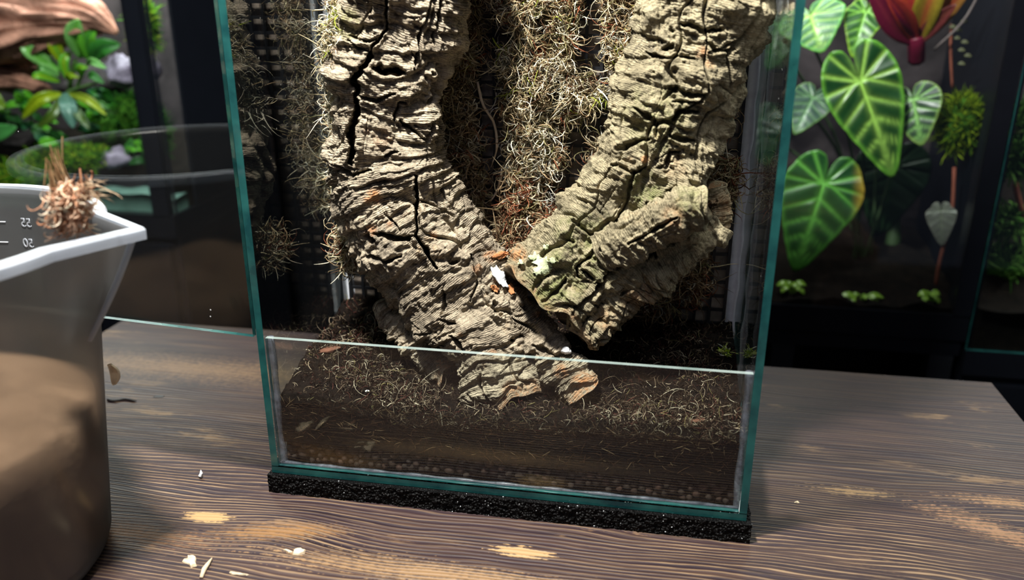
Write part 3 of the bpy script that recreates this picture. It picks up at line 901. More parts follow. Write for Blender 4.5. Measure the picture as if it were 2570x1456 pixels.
bark('underside_ridge', [(1812, 566, 0.100, 34, 0.8), (1740, 612, 0.092, 50, 0.8), (1660, 660, 0.084, 60, 0.8), (1580, 715, 0.078, 64, 0.8), (1510, 780, 0.072, 58, 0.8), (1455, 845, 0.064, 42, 0.8)], M['bark_green'], rb, 6, 200, 340,
     [([(1757, 570), (1716, 585), (1650, 620), (1600, 650)], 9, 0.010), ([(1640, 620), (1645, 640)], 9, 0.010), ([(1540, 700), (1500, 740)], 7, 0.008), ([(1610, 690), (1560, 740)], 4, 0.006)],
     [(1600, 740, 60, 0, .4), (1520, 800, 40, 0, .4)], lump=0.8, endcol=0.3)
bark('broken_edge', [(1800, 470, 0.112, 26, 0.8), (1812, 520, 0.110, 24, 0.8), (1806, 575, 0.108, 26, 0.8)], M['bark_green'], rb, 8, 120, 140, [], [(1810, 520, 50, 0, .4)], lump=0.4)


# ------------------------------------------------------------------ strands (dried moss, fibres, fine leaves)
def strands_data(base, dirs, length, width, curl=0.6, k=5, sag=0.0, palette=None, weights=None, vary=0.18, rng=RNG):
    n = len(base); d = dirs/np.linalg.norm(dirs, axis=1)[:, None]
    axv = np.cross(d, rng.normal(size=(n, 3))); axv /= np.linalg.norm(axv, axis=1)[:, None]+1e-9; ang = curl*np.clip(rng.normal(1.0, 0.45, n), 0.1, 2.2); p = np.array(base, float); L = np.broadcast_to(length, (n,))
    pts = [p.copy()]; dd = [d.copy()]
    for i in range(k-1):
        st_ = ang/(k-1)*(0.5+1.0*i/(k-1)); axv = axv+rng.normal(size=(n, 3))*0.22; axv /= np.linalg.norm(axv, axis=1)[:, None]
        d = d*np.cos(st_)[:, None]+np.cross(axv, d)*np.sin(st_)[:, None]+np.array([0, 0, -sag/(k-1)]); d /= np.linalg.norm(d, axis=1)[:, None]
        p = p+d*(L/(k-1))[:, None]; pts.append(p.copy()); dd.append(d.copy())
    pts = np.stack(pts, 1); dd = np.stack(dd, 1)
    ref = rng.normal(size=(n, 1, 3)); a = np.cross(dd, ref); a /= np.linalg.norm(a, axis=2)[..., None]+1e-9; b = np.cross(dd, a)
    prof = np.interp(np.linspace(0, 1, k), [0, 0.3, 0.7, 1], [0.75, 1.0, 0.8, 0.15])
    w = np.broadcast_to(width, (n,))[:, None]*prof[None]*0.5
    rings = []
    for j, (sx, sy) in enumerate(((1, 0), (-0.5, 0.55), (-0.5, -0.55))):
        rings.append(pts+a*(w*sx)[..., None]+b*(w*sy)[..., None])
    R_ = np.stack(rings, 2)                                    # n,k,3,3
    V = R_.reshape(-1, 3)
    bi = (np.arange(n)*k*3)[:, None, None]+(np.arange(k-1)*3)[None, :, None]
    j = np.arange(3)[None, None, :]; j2 = (j+1) % 3
    F_ = np.stack([bi+j, bi+j2, bi+3+j2, bi+3+j], -1).reshape(-1, 4)
    pal = np.array([q[:3] for q in palette]); ci = rng.choice(len(pal), n, p=weights)
    cc = pal[ci]*(1+vary*rng.normal(size=(n, 1))); cc = np.clip(cc, 0.002, 0.95)
    C_ = np.repeat(cc, k*3, 0)
    return V, F_, C_


def join(parts):
    V, Fc, Cc, o = [], [], [], 0
    for v, f, cc in parts:
        V.append(v); Fc.append(f+o); Cc.append(cc); o += len(v)
    return np.vstack(V), np.vstack(Fc), np.vstack(Cc)


CREAM, STRAW, TAN, OLIVE, BROWN, RUST, LIME, GREY = (c(240, 234, 212), c(216, 202, 166), c(180, 156, 122), c(154, 148, 106), c(100, 76, 58), c(150, 92, 68), c(172, 184, 78), c(190, 188, 174))
PAL = [CREAM, STRAW, TAN, OLIVE, BROWN, RUST, LIME, GREY]


def in_poly(q, poly):
    x, y = q[:, 0], q[:, 1]; ins = np.zeros(len(q), bool); j = len(poly)-1
    for i in range(len(poly)):
        xi, yi = poly[i]; xj, yj = poly[j]
        cnd = ((yi > y) != (yj > y)) & (x < (xj-xi)*(y-yi)/(yj-yi+1e-9)+xi); ins ^= cnd; j = i
    return ins


def moss_column(name, polys, n, weights, Yb, thick, label, cat='moss', lmul=1.0, lumpf=42, seed=1, kind='stuff', body=True, holes=0.0):
    """matted moss pressed on the mesh: polys in photo pixels are only used to lay out the clump in the plane Y=Yb"""
    rng = np.random.default_rng(seed)
    parts = []
    allp = np.vstack([np.array(p) for p in polys]); lo, hi = allp.min(0), allp.max(0)
    pts = []
    while len(pts) < n:
        q = rng.uniform(lo, hi, size=(n*2, 2)); m = np.zeros(len(q), bool)
        for p in polys: m |= in_poly(q+rng.normal(size=q.shape)*4, p)
        q = q[m]
        base = np.array([at(a, b, Yb) for a, b in q])
        if holes: base = base[perlin(base*55+seed) > -0.55+holes*0.5] if len(base) else base
        pts += list(base)
    B = np.array(pts[:n])
    hgt = thick*(0.55+0.75*np.clip(fbm(B*lumpf+seed*3.3, 2), -0.7, 1.2))
    hgt = np.clip(hgt, 0.002, None)
    # tufts: curled leafy tips radiating from many small heads
    ncl = max(1, n//13); cidx = rng.integers(0, n, ncl); wh = rng.integers(0, ncl, n); pick = cidx[wh]
    half = rng.random(n) < 0.85
    Bc = np.where(half[:, None], B[pick]+rng.normal(size=(n, 3))*0.0022, B); hc = np.where(half, hgt[pick], hgt*0.8)
    Bs = Bc.copy(); Bs[:, 1] -= hc*np.where(half, rng.uniform(0.75, 1.0, n), rng.uniform(0.4, 0.9, n))
    dirs = rng.normal(size=(n, 3))*np.array([1.0, 0.6, 1.0])+np.array([0, -0.55, -0.1])
    L = rng.gamma(6, 0.0024, n)*lmul+0.004; wd = rng.uniform(0.0008, 0.0017, n)
    pw = np.array(weights); ccl = rng.choice(len(PAL), ncl, p=pw); lum = rng.uniform(0.75, 1.15, ncl)
    ccol = np.array([q[:3] for q in PAL])[ccl]*lum[:, None]
    v_, f_, c_ = strands_data(Bs, dirs, L, wd, 3.3, 7, 0.3, PAL, weights, 0.2, rng)
    own = rng.random(n) < 0.25
    pc = np.where((half & ~own)[:, None], ccol[wh]*(1+0.12*rng.normal(size=(n, 1))), c_.reshape(n, -1, 3)[:, 0])
    parts.append((v_, f_, np.clip(np.repeat(pc, 21, 0), 0.004, 0.95)))
    # long loose fibres
    m = n//45; i = rng.integers(0, n, m)
    parts.append(strands_data(Bs[i], rng.normal(size=(m, 3))*np.array([1, 0.5, 1])+np.array([0, -0.3, -0.3]), rng.uniform(0.018, 0.04, m), rng.uniform(0.0006, 0.0011, m), 2.0, 6, 0.4, PAL, weights, 0.2, rng))
    V, Fq, Cc = join(parts)
    if body:
        # felt of the matted base: a bumpy sheet following the clump
        gx = np.arange(lo[0]-6, hi[0]+6, 5.0); gy = np.arange(lo[1]-6, hi[1]+6, 5.0)
        GX, GY = np.meshgrid(gx, gy, indexing='ij'); q = np.column_stack([GX.ravel(), GY.ravel()])
        base = np.array([at(a, b, Yb) for a, b in q])
        jit = np.column_stack([perlin(base*70), perlin(base*70+9)])*16
        m = np.zeros(len(q), bool)
        for p in polys: m |= in_poly(q+jit, p)
        if holes: m &= perlin(base*55+seed) > -0.55+holes*0.5
        hh = thick*(0.45+0.7*np.clip(fbm(base*lumpf+seed*3.3, 2), -0.6, 1.2)); base[:, 1] -= np.clip(hh, 0.001, None)*0.72
        base += np.column_stack([perlin(base*260+k) for k in (1, 2, 3)])*0.0016
        idx = np.arange(len(q)).reshape(len(gx), len(gy)); mm = m.reshape(idx.shape)
        cellm = mm[:-1, :-1] & mm[1:, :-1] & mm[1:, 1:] & mm[:-1, 1:]
        fq = np.stack([idx[:-1, :-1], idx[1:, :-1], idx[1:, 1:], idx[:-1, 1:]], -1)[cellm]
        col = np.array(PAL)[:, :3]; mean = (col*np.array(weights)[:, None]).sum(0)*0.72
        cb = mean[None]*(1+0.5*perlin(base*90)[:, None]); cb = np.clip(cb, 0.01, 1)
        V, Fq, Cc = join([(V, Fq, Cc), (base, fq, cb)])
    o = mesh_obj(name, V, Fq, M['strand'], None, False, Cc)
    return tag(o, label, cat, kind=kind)


moss_column('hanging_moss', [[(1275, -190), (1450, -190), (1455, 60), (1435, 110), (1440, 190), (1505, 215), (1512, 245), (1455, 280), (1412, 320), (1408, 385), (1385, 440), (1360, 465), (1300, 465), (1275, 430), (1285, 360), (1262, 300), (1285, 210), (1262, 165), (1280, 100), (1262, 60)]],
            9800, [.24, .30, .20, .08, .08, .04, .02, .04], 0.176, 0.022, 'pale straw-coloured moss hanging down the mesh between the two bark logs', seed=2, holes=0.55)
moss_column('hanging_moss', [[(1130, -180), (1200, -180), (1200, 60), (1205, 130), (1180, 200), (1198, 320), (1212, 420), (1208, 520), (1210, 590), (1190, 580), (1140, 500), (1105, 400), (1100, 250), (1110, 120)]],
            5400, [.10, .26, .30, .12, .14, .04, .01, .03], 0.176, 0.018, 'brownish moss strip hanging right beside the cracked bark log', seed=3, holes=0.3)
moss_column('hanging_moss', [[(1540, -180), (1670, -180), (1620, 40), (1590, 120), (1565, 190), (1550, 205), (1545, 150), (1535, 90), (1525, 30)]],
            3400, [.14, .34, .24, .08, .08, .08, .02, .02], 0.174, 0.020, 'golden moss tuft tucked left of the olive bark log top', seed=4)
moss_column('moss_ball', [[(1275, 490), (1330, 475), (1395, 490), (1418, 540), (1400, 600), (1330, 625), (1262, 620), (1258, 560)]],
            2400, [.06, .16, .24, .06, .20, .26, .0, .02], 0.172, 0.024, 'rusty brown moss ball sitting low between the two bark logs', seed=5, kind=None)
moss_column('moss_tuft', [[(1500, 350), (1530, 340), (1525, 420), (1490, 470), (1470, 440)]], 260, [.2, .3, .2, .1, .1, .08, .0, .02], 0.172, 0.012, 'thin loose moss wisps left of the olive bark log middle', seed=6, body=False, kind=None)
moss_column('moss_tuft', [[(1760, 380), (1850, 400), (1850, 470), (1800, 520), (1760, 470)], [(1780, 240), (1830, 260), (1800, 330)]], 900, [.05, .16, .36, .05, .22, .12, .0, .04], 0.170, 0.016, 'dim brown moss tuft behind the olive bark log near right corner', seed=7, kind=None)
moss_column('moss_tuft', [[(1660, 640), (1770, 620), (1790, 700), (1740, 760), (1650, 790), (1560, 800), (1580, 740)]], 900, [.05, .16, .36, .05, .22, .12, .0, .04], 0.170, 0.012, 'dim moss wisps on the mesh under the branch stub', seed=8, body=False, kind=None)
moss_column('moss_tuft', [[(905, 0), (870, 20), (850, 30), (828, 60), (835, 120), (850, 190), (880, 200), (885, 120), (905, 60)]], 1300, [.30, .26, .14, .14, .04, .02, .08, .02], 0.092, 0.014, 'cream and lime moss clinging to the cracked log top left edge', seed=9, lmul=0.8, kind=None)
moss_column('moss_tuft', [[(822, 190), (850, 190), (850, 330), (830, 330)]], 130, [.5, .3, .1, .0, .0, .0, .0, .1], 0.100, 0.004, 'few pale moss wisps on the cracked log left edge', seed=10, body=False, lmul=0.8, kind=None)
moss_column('moss_tuft', [[(850, 560), (900, 580), (905, 640), (885, 675), (850, 640)]], 420, [.34, .30, .16, .08, .04, .02, .02, .04], 0.110, 0.014, 'pale moss tuft hanging below the cracked log bend', seed=11, kind=None, lmul=0.9)
moss_column('hanging_moss', [[(835, -40), (860, -40), (870, 500), (850, 560), (838, 430)]], 900, [.20, .26, .24, .12, .12, .0, .02, .04], 0.168, 0.016, 'thin moss strip behind the cracked log left edge', seed=12)


for lab, pp_ in (('thin pale root fibre hanging in the gap left of the moss', [(1198, 205), (1212, 262), (1240, 310), (1247, 370), (1232, 420)]), ('thin branched pale root fibre low in the gap', [(1262, 415), (1256, 450), (1248, 478), (1232, 505)])):
    rf = MB().tube(catmull(np.array([at(a, b, 0.168-0.004*(i % 2)) for i, (a, b) in enumerate(pp_)]), 16), [0.0013]*12+[0.0009, 0.0007, 0.0005, 0.0003], 6).build('root_fibre', M['pale_chip'], None, True)
    tag(rf, lab, 'root fibre', 'root fibres on the mesh')
LIT = [c(188, 178, 156), c(146, 132, 112), c(106, 92, 76), c(66, 54, 46), c(40, 32, 27), c(84, 52, 46), c(132, 124, 84)]


def soil_moss():
    rng = np.random.default_rng(21); parts = []
    n = 12500
    x = rng.uniform(T+0.004, W-T-0.004, n); y = rng.uniform(T+0.003, 0.174, n)
    keep = perlin(np.column_stack([x, y, 0*x])*30+5) > -0.35+0.5*(rng.random(n)-0.5); x, y = x[keep], y[keep]; n = len(x)
    z = soil_height(x, y)-0.0005
    dirs = rng.normal(size=(n, 3))*np.array([1, 1, 0.35])+np.array([0, -0.1, 0.35])
    L = rng.gamma(3, 0.0026, n)+0.002
    parts.append(strands_data(np.column_stack([x, y, z]), dirs, L*0.8, rng.uniform(0.0006, 0.0012, n), 2.6, 5, 0.15,
                              LIT, [.02, .06, .14, .26, .40, .10, .02], 0.25, rng))
    # a dense paler litter where the moss was scattered
    for cx, cy, r, m in ((0.075, 0.05, 0.022, 420), (0.115, 0.035, 0.018, 420), (0.30, 0.03, 0.028, 700), (0.36, 0.03, 0.02, 420), (0.05, 0.10, 0.025, 380), (0.18, 0.012, 0.03, 300), (0.34, 0.12, 0.03, 260)):
        xx = np.clip(cx+rng.normal(size=m)*r, T+0.004, W-T-0.004); yy = np.clip(cy+rng.normal(size=m)*r*0.7, T+0.003, 0.174)
        zz = soil_height(xx, yy); d = rng.normal(size=(m, 3))*np.array([1, 1, 0.4])+np.array([0, -0.1, 0.5])
        parts.append(strands_data(np.column_stack([xx, yy, zz]), d, rng.gamma(4, 0.0026, m)+0.002, rng.uniform(0.0006, 0.0012, m), 3.0, 7, 0.3, LIT, [.09, .16, .22, .20, .22, .08, .03], 0.22, rng))
    # fibres pressed against the front glass
    m = 1500; xx = rng.uniform(T+0.004, W-T-0.004, m); zz = 0.066-0.034*rng.random(m)**1.8
    d = rng.normal(size=(m, 3))*np.array([1, 0.05, 0.6])
    parts.append(strands_data(np.column_stack([xx, np.full(m, T+0.0011), zz]), d*np.array([1, 0.2, 1]), rng.gamma(3, 0.002, m)+0.002, rng.uniform(0.0003, 0.0007, m), 0.5, 5, 0.0,
                              [TAN, BROWN, c(70, 52, 40), c(48, 38, 30)], [.1, .3, .3, .3], 0.2, rng))
    V, Fq, Cc = join(parts)
    ok = V.copy(); ok[:, 1] = np.maximum(ok[:, 1], T+0.0006); ok[:, 0] = np.clip(ok[:, 0], T+0.0006, W-T-0.0006)
    o = mesh_obj('moss_litter', ok, Fq, M['strand'], None, False, Cc)
    tag(o, 'brown and pale dried moss scraps strewn over the soil', 'moss', kind='stuff')


soil_moss()


# ------------------------------------------------------------------ blobs and little things
def blob(name, ctr, rad, mat, parent=None, noise=0.25, freq=1.6, seed=1, sub=3, rot=0.0, boxy=1.0):
    bm = bmesh.new(); bmesh.ops.create_icosphere(bm, subdivisions=sub, radius=1.0)
    V = np.array([q.co for q in bm.verts]); V = np.sign(V)*np.abs(V)**boxy
    h = 1+noise*fbm(V*freq+seed*9.1, 4); V = V*h[:, None]*np.array(rad)
    cr, sr = math.cos(rot), math.sin(rot); V = np.column_stack([V[:, 0]*cr-V[:, 2]*sr, V[:, 1], V[:, 0]*sr+V[:, 2]*cr])
    V = V+np.array(ctr); F_ = [tuple(q.index for q in f.verts) for f in bm.faces]; bm.free()
    return mesh_obj(name, V, F_, mat, parent, True)


def surf(px, py, obs, fallback):
    """point of the built bark seen at a photo position"""
    q = np.array([px, py]); best = None
    for o in obs:
        V = np.empty(len(o.data.vertices)*3, np.float32); o.data.vertices.foreach_get('co', V); V = V.reshape(-1, 3)+parent_world(o.parent)
        Q = pix(V); m = np.hypot(*(Q-q).T) < 5
        if m.any():
            W_ = V[m]; d = (W_-CAM)@FWD; k = W_[d.argmin()]
            if best is None or ((k-CAM)@FWD) < ((best-CAM)@FWD): best = k
    return best if best is not None else at(px, py, fallback)


BARKS = [o for o in bpy.data.objects if o.parent in (lb, rb)]


def flake(name, px, py, rpx, mat, label, cat, seed, aspect=1.0, lift=0.0005, ang=0.0, fall=0.05, obs=BARKS, ragged=0.35, parent=None, n=26, rows=4):
    """thin lobed crust lying on the bark surface, following it"""
    ctr = surf(px, py, obs, fall); s = mpp(ctr); rng = np.random.default_rng(seed)
    view = CAM-ctr; view /= np.linalg.norm(view)
    V = []; F_ = []
    grid = []
    for j in range(rows+1):
        row = []
        for i in range(n):
            t = 2*math.pi*i/n
            r = rpx*(j/rows)*(1+ragged*perlin(np.array([[2.2*math.cos(t)+seed, 2.2*math.sin(t), seed*1.7]]))[0]*1.3+ragged*0.5*perlin(np.array([[6*math.cos(t), 6*math.sin(t)+seed, 2.0]]))[0])
            a, b = r*math.cos(t)*aspect, r*math.sin(t)
            X_ = a*math.cos(ang)-b*math.sin(ang); Y_ = a*math.sin(ang)+b*math.cos(ang)
            row.append(ctr+RGT*X_*s-UPV*Y_*s)
        grid.append(row)
    # drop onto the surface
    pts = np.array(grid).reshape(-1, 3)
    cand = []
    for o in obs:
        Vv = np.empty(len(o.data.vertices)*3, np.float32); o.data.vertices.foreach_get('co', Vv); Vv = Vv.reshape(-1, 3)+parent_world(o.parent)
        Q = pix(Vv); m = np.hypot(Q[:, 0]-px, Q[:, 1]-py) < rpx*max(aspect, 1)*2+8; cand.append(Vv[m])
    cand = np.vstack(cand); Qc = pix(cand); dc = (cand-CAM)@FWD
    out = []
    for p in pts:
        q = pix(p); m = np.hypot(Qc[:, 0]-q[0], Qc[:, 1]-q[1]) < 4.5
        if m.any():
            dp = dc[m].min(); dirp = (p-CAM)/((p-CAM)@FWD); p = CAM+dirp*dp
        out.append(p)
    out = np.array(out); out = out*0.6+0.4*(ctr+(pts-ctr)+ (out-pts).mean(0))
    top = out+view*(lift+0.0008); bot = out+view*(lift-0.0022)
    N_ = len(out); V = np.vstack([top, bot]); idx = np.arange(N_).reshape(rows+1, n)
    for j in range(rows):
        for i in range(n):
            i2 = (i+1) % n
            F_.append((idx[j, i], idx[j, i2], idx[j+1, i2], idx[j+1, i])); F_.append((N_+idx[j+1, i], N_+idx[j+1, i2], N_+idx[j, i2], N_+idx[j, i]))
    for i in range(n):
        i2 = (i+1) % n; F_.append((idx[rows, i], idx[rows, i2], N_+idx[rows, i2], N_+idx[rows, i]))
    o = mesh_obj(name, V, F_, mat, parent, True)
    if label: tag(o, label, cat)
    return o


lich = empty('lichen_patch', 'pale green crusty lichen patch on the olive bark log', 'lichen', loc=tuple(surf(1360, 668, BARKS, 0.05)))
for k, (px, py, r) in enumerate(((1360, 668, 21), (1345, 652, 11), (1382, 652, 8), (1366, 622, 7), (1302, 660, 6), (1372, 682, 10), (1345, 680, 9))):
    flake('crust', px, py, r, M['lichen'], None, None, 31+k, 1.1, 0.0004, parent=lich, ragged=0.6)
flake('white_scrap', 1254, 690, 13, M['white'], 'small white feathery scrap wedged between the two bark logs', 'scrap', 41, 2.4, 0.0020, 1.05, ragged=0.35)
blob('white_lump', surf(1425, 878, BARKS, 0.06)+np.array([0, -0.002, 0]), (0.0045, 0.003, 0.0034), M['white'], None, 0.4, 1.4, 4)
tag(bpy.data.objects['white_lump'], 'small white glue lump under the olive log lower end', 'glue')
for k, (px, py, r, asp, ang, lab) in enumerate(((1262, 642, 9, 2.2, -0.2, 'orange cork chip above the white feathery scrap'), (1245, 728, 7, 1.6, 0.7, 'orange cork chip below left of the white feathery scrap'), (1286, 722, 8, 1.8, 1.4, 'orange cork chip below right of the white feathery scrap'))):
    flake('cork_chip', px, py, r, M['orange_chip'], lab, 'cork chip', 51+k, asp, 0.0012, ang)['group'] = 'orange cork chips'


def soil_at(px, py):
    lo = None
    for Y in np.linspace(T+0.004, 0.172, 80):
        p = at(px, py, Y)
        if p[2] <= soil_height(np.array([p[0]]), np.array([Y]))[0]: return p
    return at(px, py, 0.10)


# small green seedling by the right glass (its mirror image shows in the pane)
sd = soil_at(1832, 892); sd[0] = min(sd[0], W-T-0.010)
sp = empty('seedling', 'tiny pale green and white moss sprig by the right glass pane', 'sprig', loc=tuple(sd))
rg = np.random.default_rng(61)
V, Fq, Cc = strands_data(sd+rg.normal(size=(60, 3))*0.002+np.array([0, 0, 0.002]), rg.normal(size=(60, 3))+np.array([0, -0.3, 1.0]), rg.uniform(0.004, 0.009, 60), np.full(60, 0.0016), 0.8, 5, 0.2,
                         [c(196, 206, 120), c(150, 176, 50), c(222, 224, 206)], [.4, .35, .25], 0.1, rg)
mesh_obj('sprout', V, Fq, M['strand'], sp, False, Cc)
for px, py, w, h, mat, lab, nm, cat in ((825, 880, 30, 10, 'brown_chip', 'reddish brown bark chip on the soil near left front corner', 'bark_chip', 'bark chip'),
                                   (1008, 857, 16, 10, 'brown_chip', 'small brown leaf scrap on soil behind the cracked log foot', 'leaf_scrap', 'leaf scrap'),
                                   (922, 985, 6, 6, 'white', 'tiny white crumb on the soil left of the cracked log end', 'crumb', 'crumb'),
                                   (1750, 1057, 18, 6, 'brown_chip', 'tan leaf sliver on the soil at right front', 'leaf_sliver', 'leaf scrap')):
    p = soil_at(px, py); s = mpp(p)
    tag(blob(nm, p+np.array([0, 0, 0.0012]), (w*s, w*s*0.6, h*s*0.5), M[mat], None, 0.35, 2.0, px, 3, 0.2), lab, cat)


# ------------------------------------------------------------------ debris on the table
def table_chip(name, px, py, rx, ry, mat, label, cat, ang=0.0, h=0.0012, seed=1, ragged=0.3):
    p = at_z(px, py, TZ); n = 22; V = []; F_ = []
    for lay in (0, 1):
        for i in range(n):
            t = 2*math.pi*i/n; r = 1+ragged*perlin(np.array([[1.7*math.cos(t)+seed, 1.7*math.sin(t), seed*2.1]]))[0]*1.4
            a, b = rx*r*math.cos(t)*(1-0.15*lay), ry*r*math.sin(t)*(1-0.15*lay)
            V.append(p+np.array([a*math.cos(ang)-b*math.sin(ang), a*math.sin(ang)+b*math.cos(ang), 0.0002+lay*h*(1+0.4*math.sin(2*t+seed))]))
    for i in range(n): F_.append((i, (i+1) % n, n+(i+1) % n, n+i))
    F_.append(tuple(range(n))[::-1]); F_.append(tuple(range(n, 2*n)))
    return tag(mesh_obj(name, V, F_, M[mat], None, False), label, cat)


table_chip('wood_chip', 752, 1387, 0.0048, 0.0042, 'pale_chip', 'round pale chip on the table below the tank left corner', 'chip', 0.3, 0.0016, 3, 0.2)
table_chip('paper_scrap', 722, 1384, 0.0045, 0.0012, 'pale_chip', 'thin pale sliver beside the round chip on the table', 'sliver', -0.35, 0.0008, 5)
table_chip('wood_chip', 480, 1410, 0.0062, 0.0036, 'pale_chip', 'wedge-shaped pale chip on the table near the jug', 'chip', -0.7, 0.0014, 8, 0.7)
table_chip('wood_splinter', 600, 1442, 0.008, 0.0012, 'pale_chip', 'flat pale sliver at the lower edge of the table', 'sliver', 0.0, 0.0008, 9)
table_chip('dust_crumb', 2000, 1262, 0.002, 0.0012, 'pale_chip', 'pale crumb on the table right of the tank', 'crumb', 0.0, 0.0008, 12)
table_chip('water_drop', 398, 996, 0.0062, 0.0026, 'dark_chip', 'dark oval wet spot on the table beside the jug', 'wet spot', 0.25, 0.0003, 14, 0.25)
p0 = [at_z(505, 1450, TZ+0.0012), at_z(512, 1430, TZ+0.0014), at_z(522, 1416, TZ+0.0016), at_z(532, 1401, TZ+0.0022)]
tag(MB().tube(p0, [0.0014, 0.0020, 0.0016, 0.0005], 7).build('wood_splinter', M['pale_chip'], None, True), 'crooked pale splinter lying on the table near the jug', 'splinter')
p0 = [at_z(498, 1197, TZ+0.001), at_z(504, 1195, TZ+0.002), at_z(505, 1188, TZ+0.004), at_z(504, 1180, TZ+0.006)]
tag(MB().tube(p0, [0.0006, 0.0022, 0.0014, 0.0003], 7).build('wood_curl', M['white'], None, True), 'tiny upright white curl on the dark table left of the tank', 'curl')
p0 = [at_z(270+k*9, 1004+2*math.sin(k), TZ+0.0014) for k in range(9)]
tag(MB().tube(p0, [0.0014]*8+[0.0006], 7).build('twig', M['dark_chip'], None, True), 'thin dark twig on the table by the jug side', 'twig')


# ------------------------------------------------------------------ measuring jug
JX, JY, JH, JRT, JRB = -0.1963, -0.1459, 0.2442, 0.150, 0.1167
JA = math.radians(15.5)


def jug_radius(phi, t):
    """outer radius at angle phi, t = 0 at foot, 1 at rim, with the pouring spout"""
    r = JRB+(JRT-0.006-JRB)*t
    d = (phi-JA+math.pi) % (2*math.pi)-math.pi
    start = 0.69
    if t > start:
        reach = 0.185*((t-start)/(1-start))
        tip = r+(0.178-r)*((t-start)/(1-start))
        w = math.radians(17.5)*1.0
        if abs(d) < w:
            # flat planes from the shoulders to the keel
            sx, sy = r*math.cos(w), r*math.sin(w)
            # point on segment (sx,sy)-(tip,0) at angle |d|
            a = abs(d); ca, sa = math.cos(a), math.sin(a)
            den = sa*(sx-tip)-ca*(sy); 
            rr = (-tip*sy)/(den) if abs(den) > 1e-9 else tip
            r = max(r, rr)
    return r


def make_jug():
    jg = empty('measuring_jug', 'translucent milky plastic measuring jug with a pointed spout', 'jug', loc=(JX, JY, TZ))
    phis = list(np.linspace(0, 2*math.pi, 120, endpoint=False))
    w = math.radians(17.5)
    phis += [JA+k*w/14 for k in range(-15, 16)]; phis = sorted({round(p % (2*math.pi), 5) for p in phis}); n = len(phis)
    ts = np.linspace(0, 1, 36); H = JH-TZ
    V = []; F_ = []
    prof = [(0.0, JRB-0.020, 0.0), (0.0, JRB-0.012, 0.0006), (0.0, JRB-0.006, 0.003), (0.0, JRB-0.002, 0.008)]
    rows = []
    for _, r, z in prof: rows.append([(JX+r*math.cos(p), JY+r*math.sin(p), TZ+z+0.0003) for p in phis])
    for t in ts:
        z = 0.014+(H-0.014)*t
        rows.append([(JX+jug_radius(p, t)*math.cos(p), JY+jug_radius(p, t)*math.sin(p), TZ+z) for p in phis])
    for r in rows: V += r
    for j in range(len(rows)-1):
        for i in range(n): F_.append((j*n+i, j*n+(i+1) % n, (j+1)*n+(i+1) % n, (j+1)*n+i))
    F_.append(tuple(range(n))[::-1])
    body = mesh_obj('body', V, F_, M['jug'], jg, True)
    sm = body.modifiers.new('wall', 'SOLIDIFY'); sm.thickness = 0.0022; sm.offset = -1
    # rolled flat lip
    V = []; F_ = []; sec = [(0.0, -0.0005), (0.0, 0.0022), (0.0075, 0.0022), (0.0088, 0.0004), (0.0085, -0.006), (0.0068, -0.006), (0.0066, -0.0008)]
    m = len(sec)
    for p in phis:
        r = jug_radius(p, 1.0)
        for dr, dz in sec: V.append((JX+(r+dr-0.0012)*math.cos(p), JY+(r+dr-0.0012)*math.sin(p), JH+dz))
    for i in range(n):
        for k in range(m): F_.append((i*m+k, ((i+1) % n)*m+k, ((i+1) % n)*m+(k+1) % m, i*m+(k+1) % m))
    mesh_obj('lip', V, F_, M['jug_rim'], jg, False)
    # keel rib of the spout
    pts = []
    for t in np.linspace(0.69, 0.985, 14):
        r = jug_radius(JA, t)+0.0006; pts.append((JX+r*math.cos(JA), JY+r*math.sin(JA), TZ+0.014+(H-0.014)*t))
    MB().tube(pts, 0.0024, 8).build('spout_keel', M['jug_rim'], jg, True)
    # handle, out of frame on the far side
    ha = JA+math.pi; pts = []
    for a, z in ((0.150, 0.215), (0.178, 0.214), (0.194, 0.18), (0.190, 0.12), (0.170, 0.08), (0.137, 0.065)):
        pts.append((JX+a*math.cos(ha), JY+a*math.sin(ha), TZ+z))
    MB().tube(pts, 0.010, 10).build('handle', M['jug_rim'], jg, True)
    # scale ticks and figures raised on the far wall, seen from inside
    def on_wall(phi, z):
        t = (z-TZ-0.014)/(H-0.014); r = jug_radius(phi, t)-0.0026
        return np.array([JX+r*math.cos(phi), JY+r*math.sin(phi), z])
    for py, px, ln in ((557, 8, 0.10), (606, 12, 0.16)):
        # intersect the ray with the inner wall
        best = None
        for phi in np.linspace(0.3, 2.6, 120):
            for z in np.linspace(0.06, 0.24, 120):
                q = pix(on_wall(phi, z)); d = (q[0]-px)**2+(q[1]-py)**2
                if best is None or d < best[0]: best = (d, phi, z)
        _, phi, z = best
        MB().tube([on_wall(phi+a, z) for a in np.linspace(-0.02, ln, 8)], 0.0006, 6).build('scale_tick', M['jug_rim'], jg, True)
        txt = bpy.data.curves.new('scale_figure', 'FONT'); txt.body = '55' if py < 580 else '50'; txt.size = 0.0105; txt.extrude = 0.0003; txt.align_x = 'CENTER'
        to = bpy.data.objects.new('scale_figure', txt); COL.objects.link(to)
        ph2 = phi-0.16; p = on_wall(ph2, z-0.003)
        out = Vector((math.cos(ph2), math.sin(ph2), 0)); xax = Vector((-math.sin(ph2), math.cos(ph2), 0))
        to.matrix_world = Matrix(((xax.x, 0, out.x, p[0]), (xax.y, 0, out.y, p[1]), (xax.z, 1, out.z, p[2]), (0, 0, 0, 1)))
        bpy.context.view_layer.update()
        me = bpy.data.meshes.new_from_object(to.evaluated_get(bpy.context.evaluated_depsgraph_get())); me.transform(to.matrix_world)
        for q in me.vertices: q.co -= Vector(parent_world(jg))
        bpy.data.objects.remove(to); me.materials.clear(); me.materials.append(M['jug_rim'])
        link(bpy.data.objects.new('scale_figure', me), jg)
    return jg


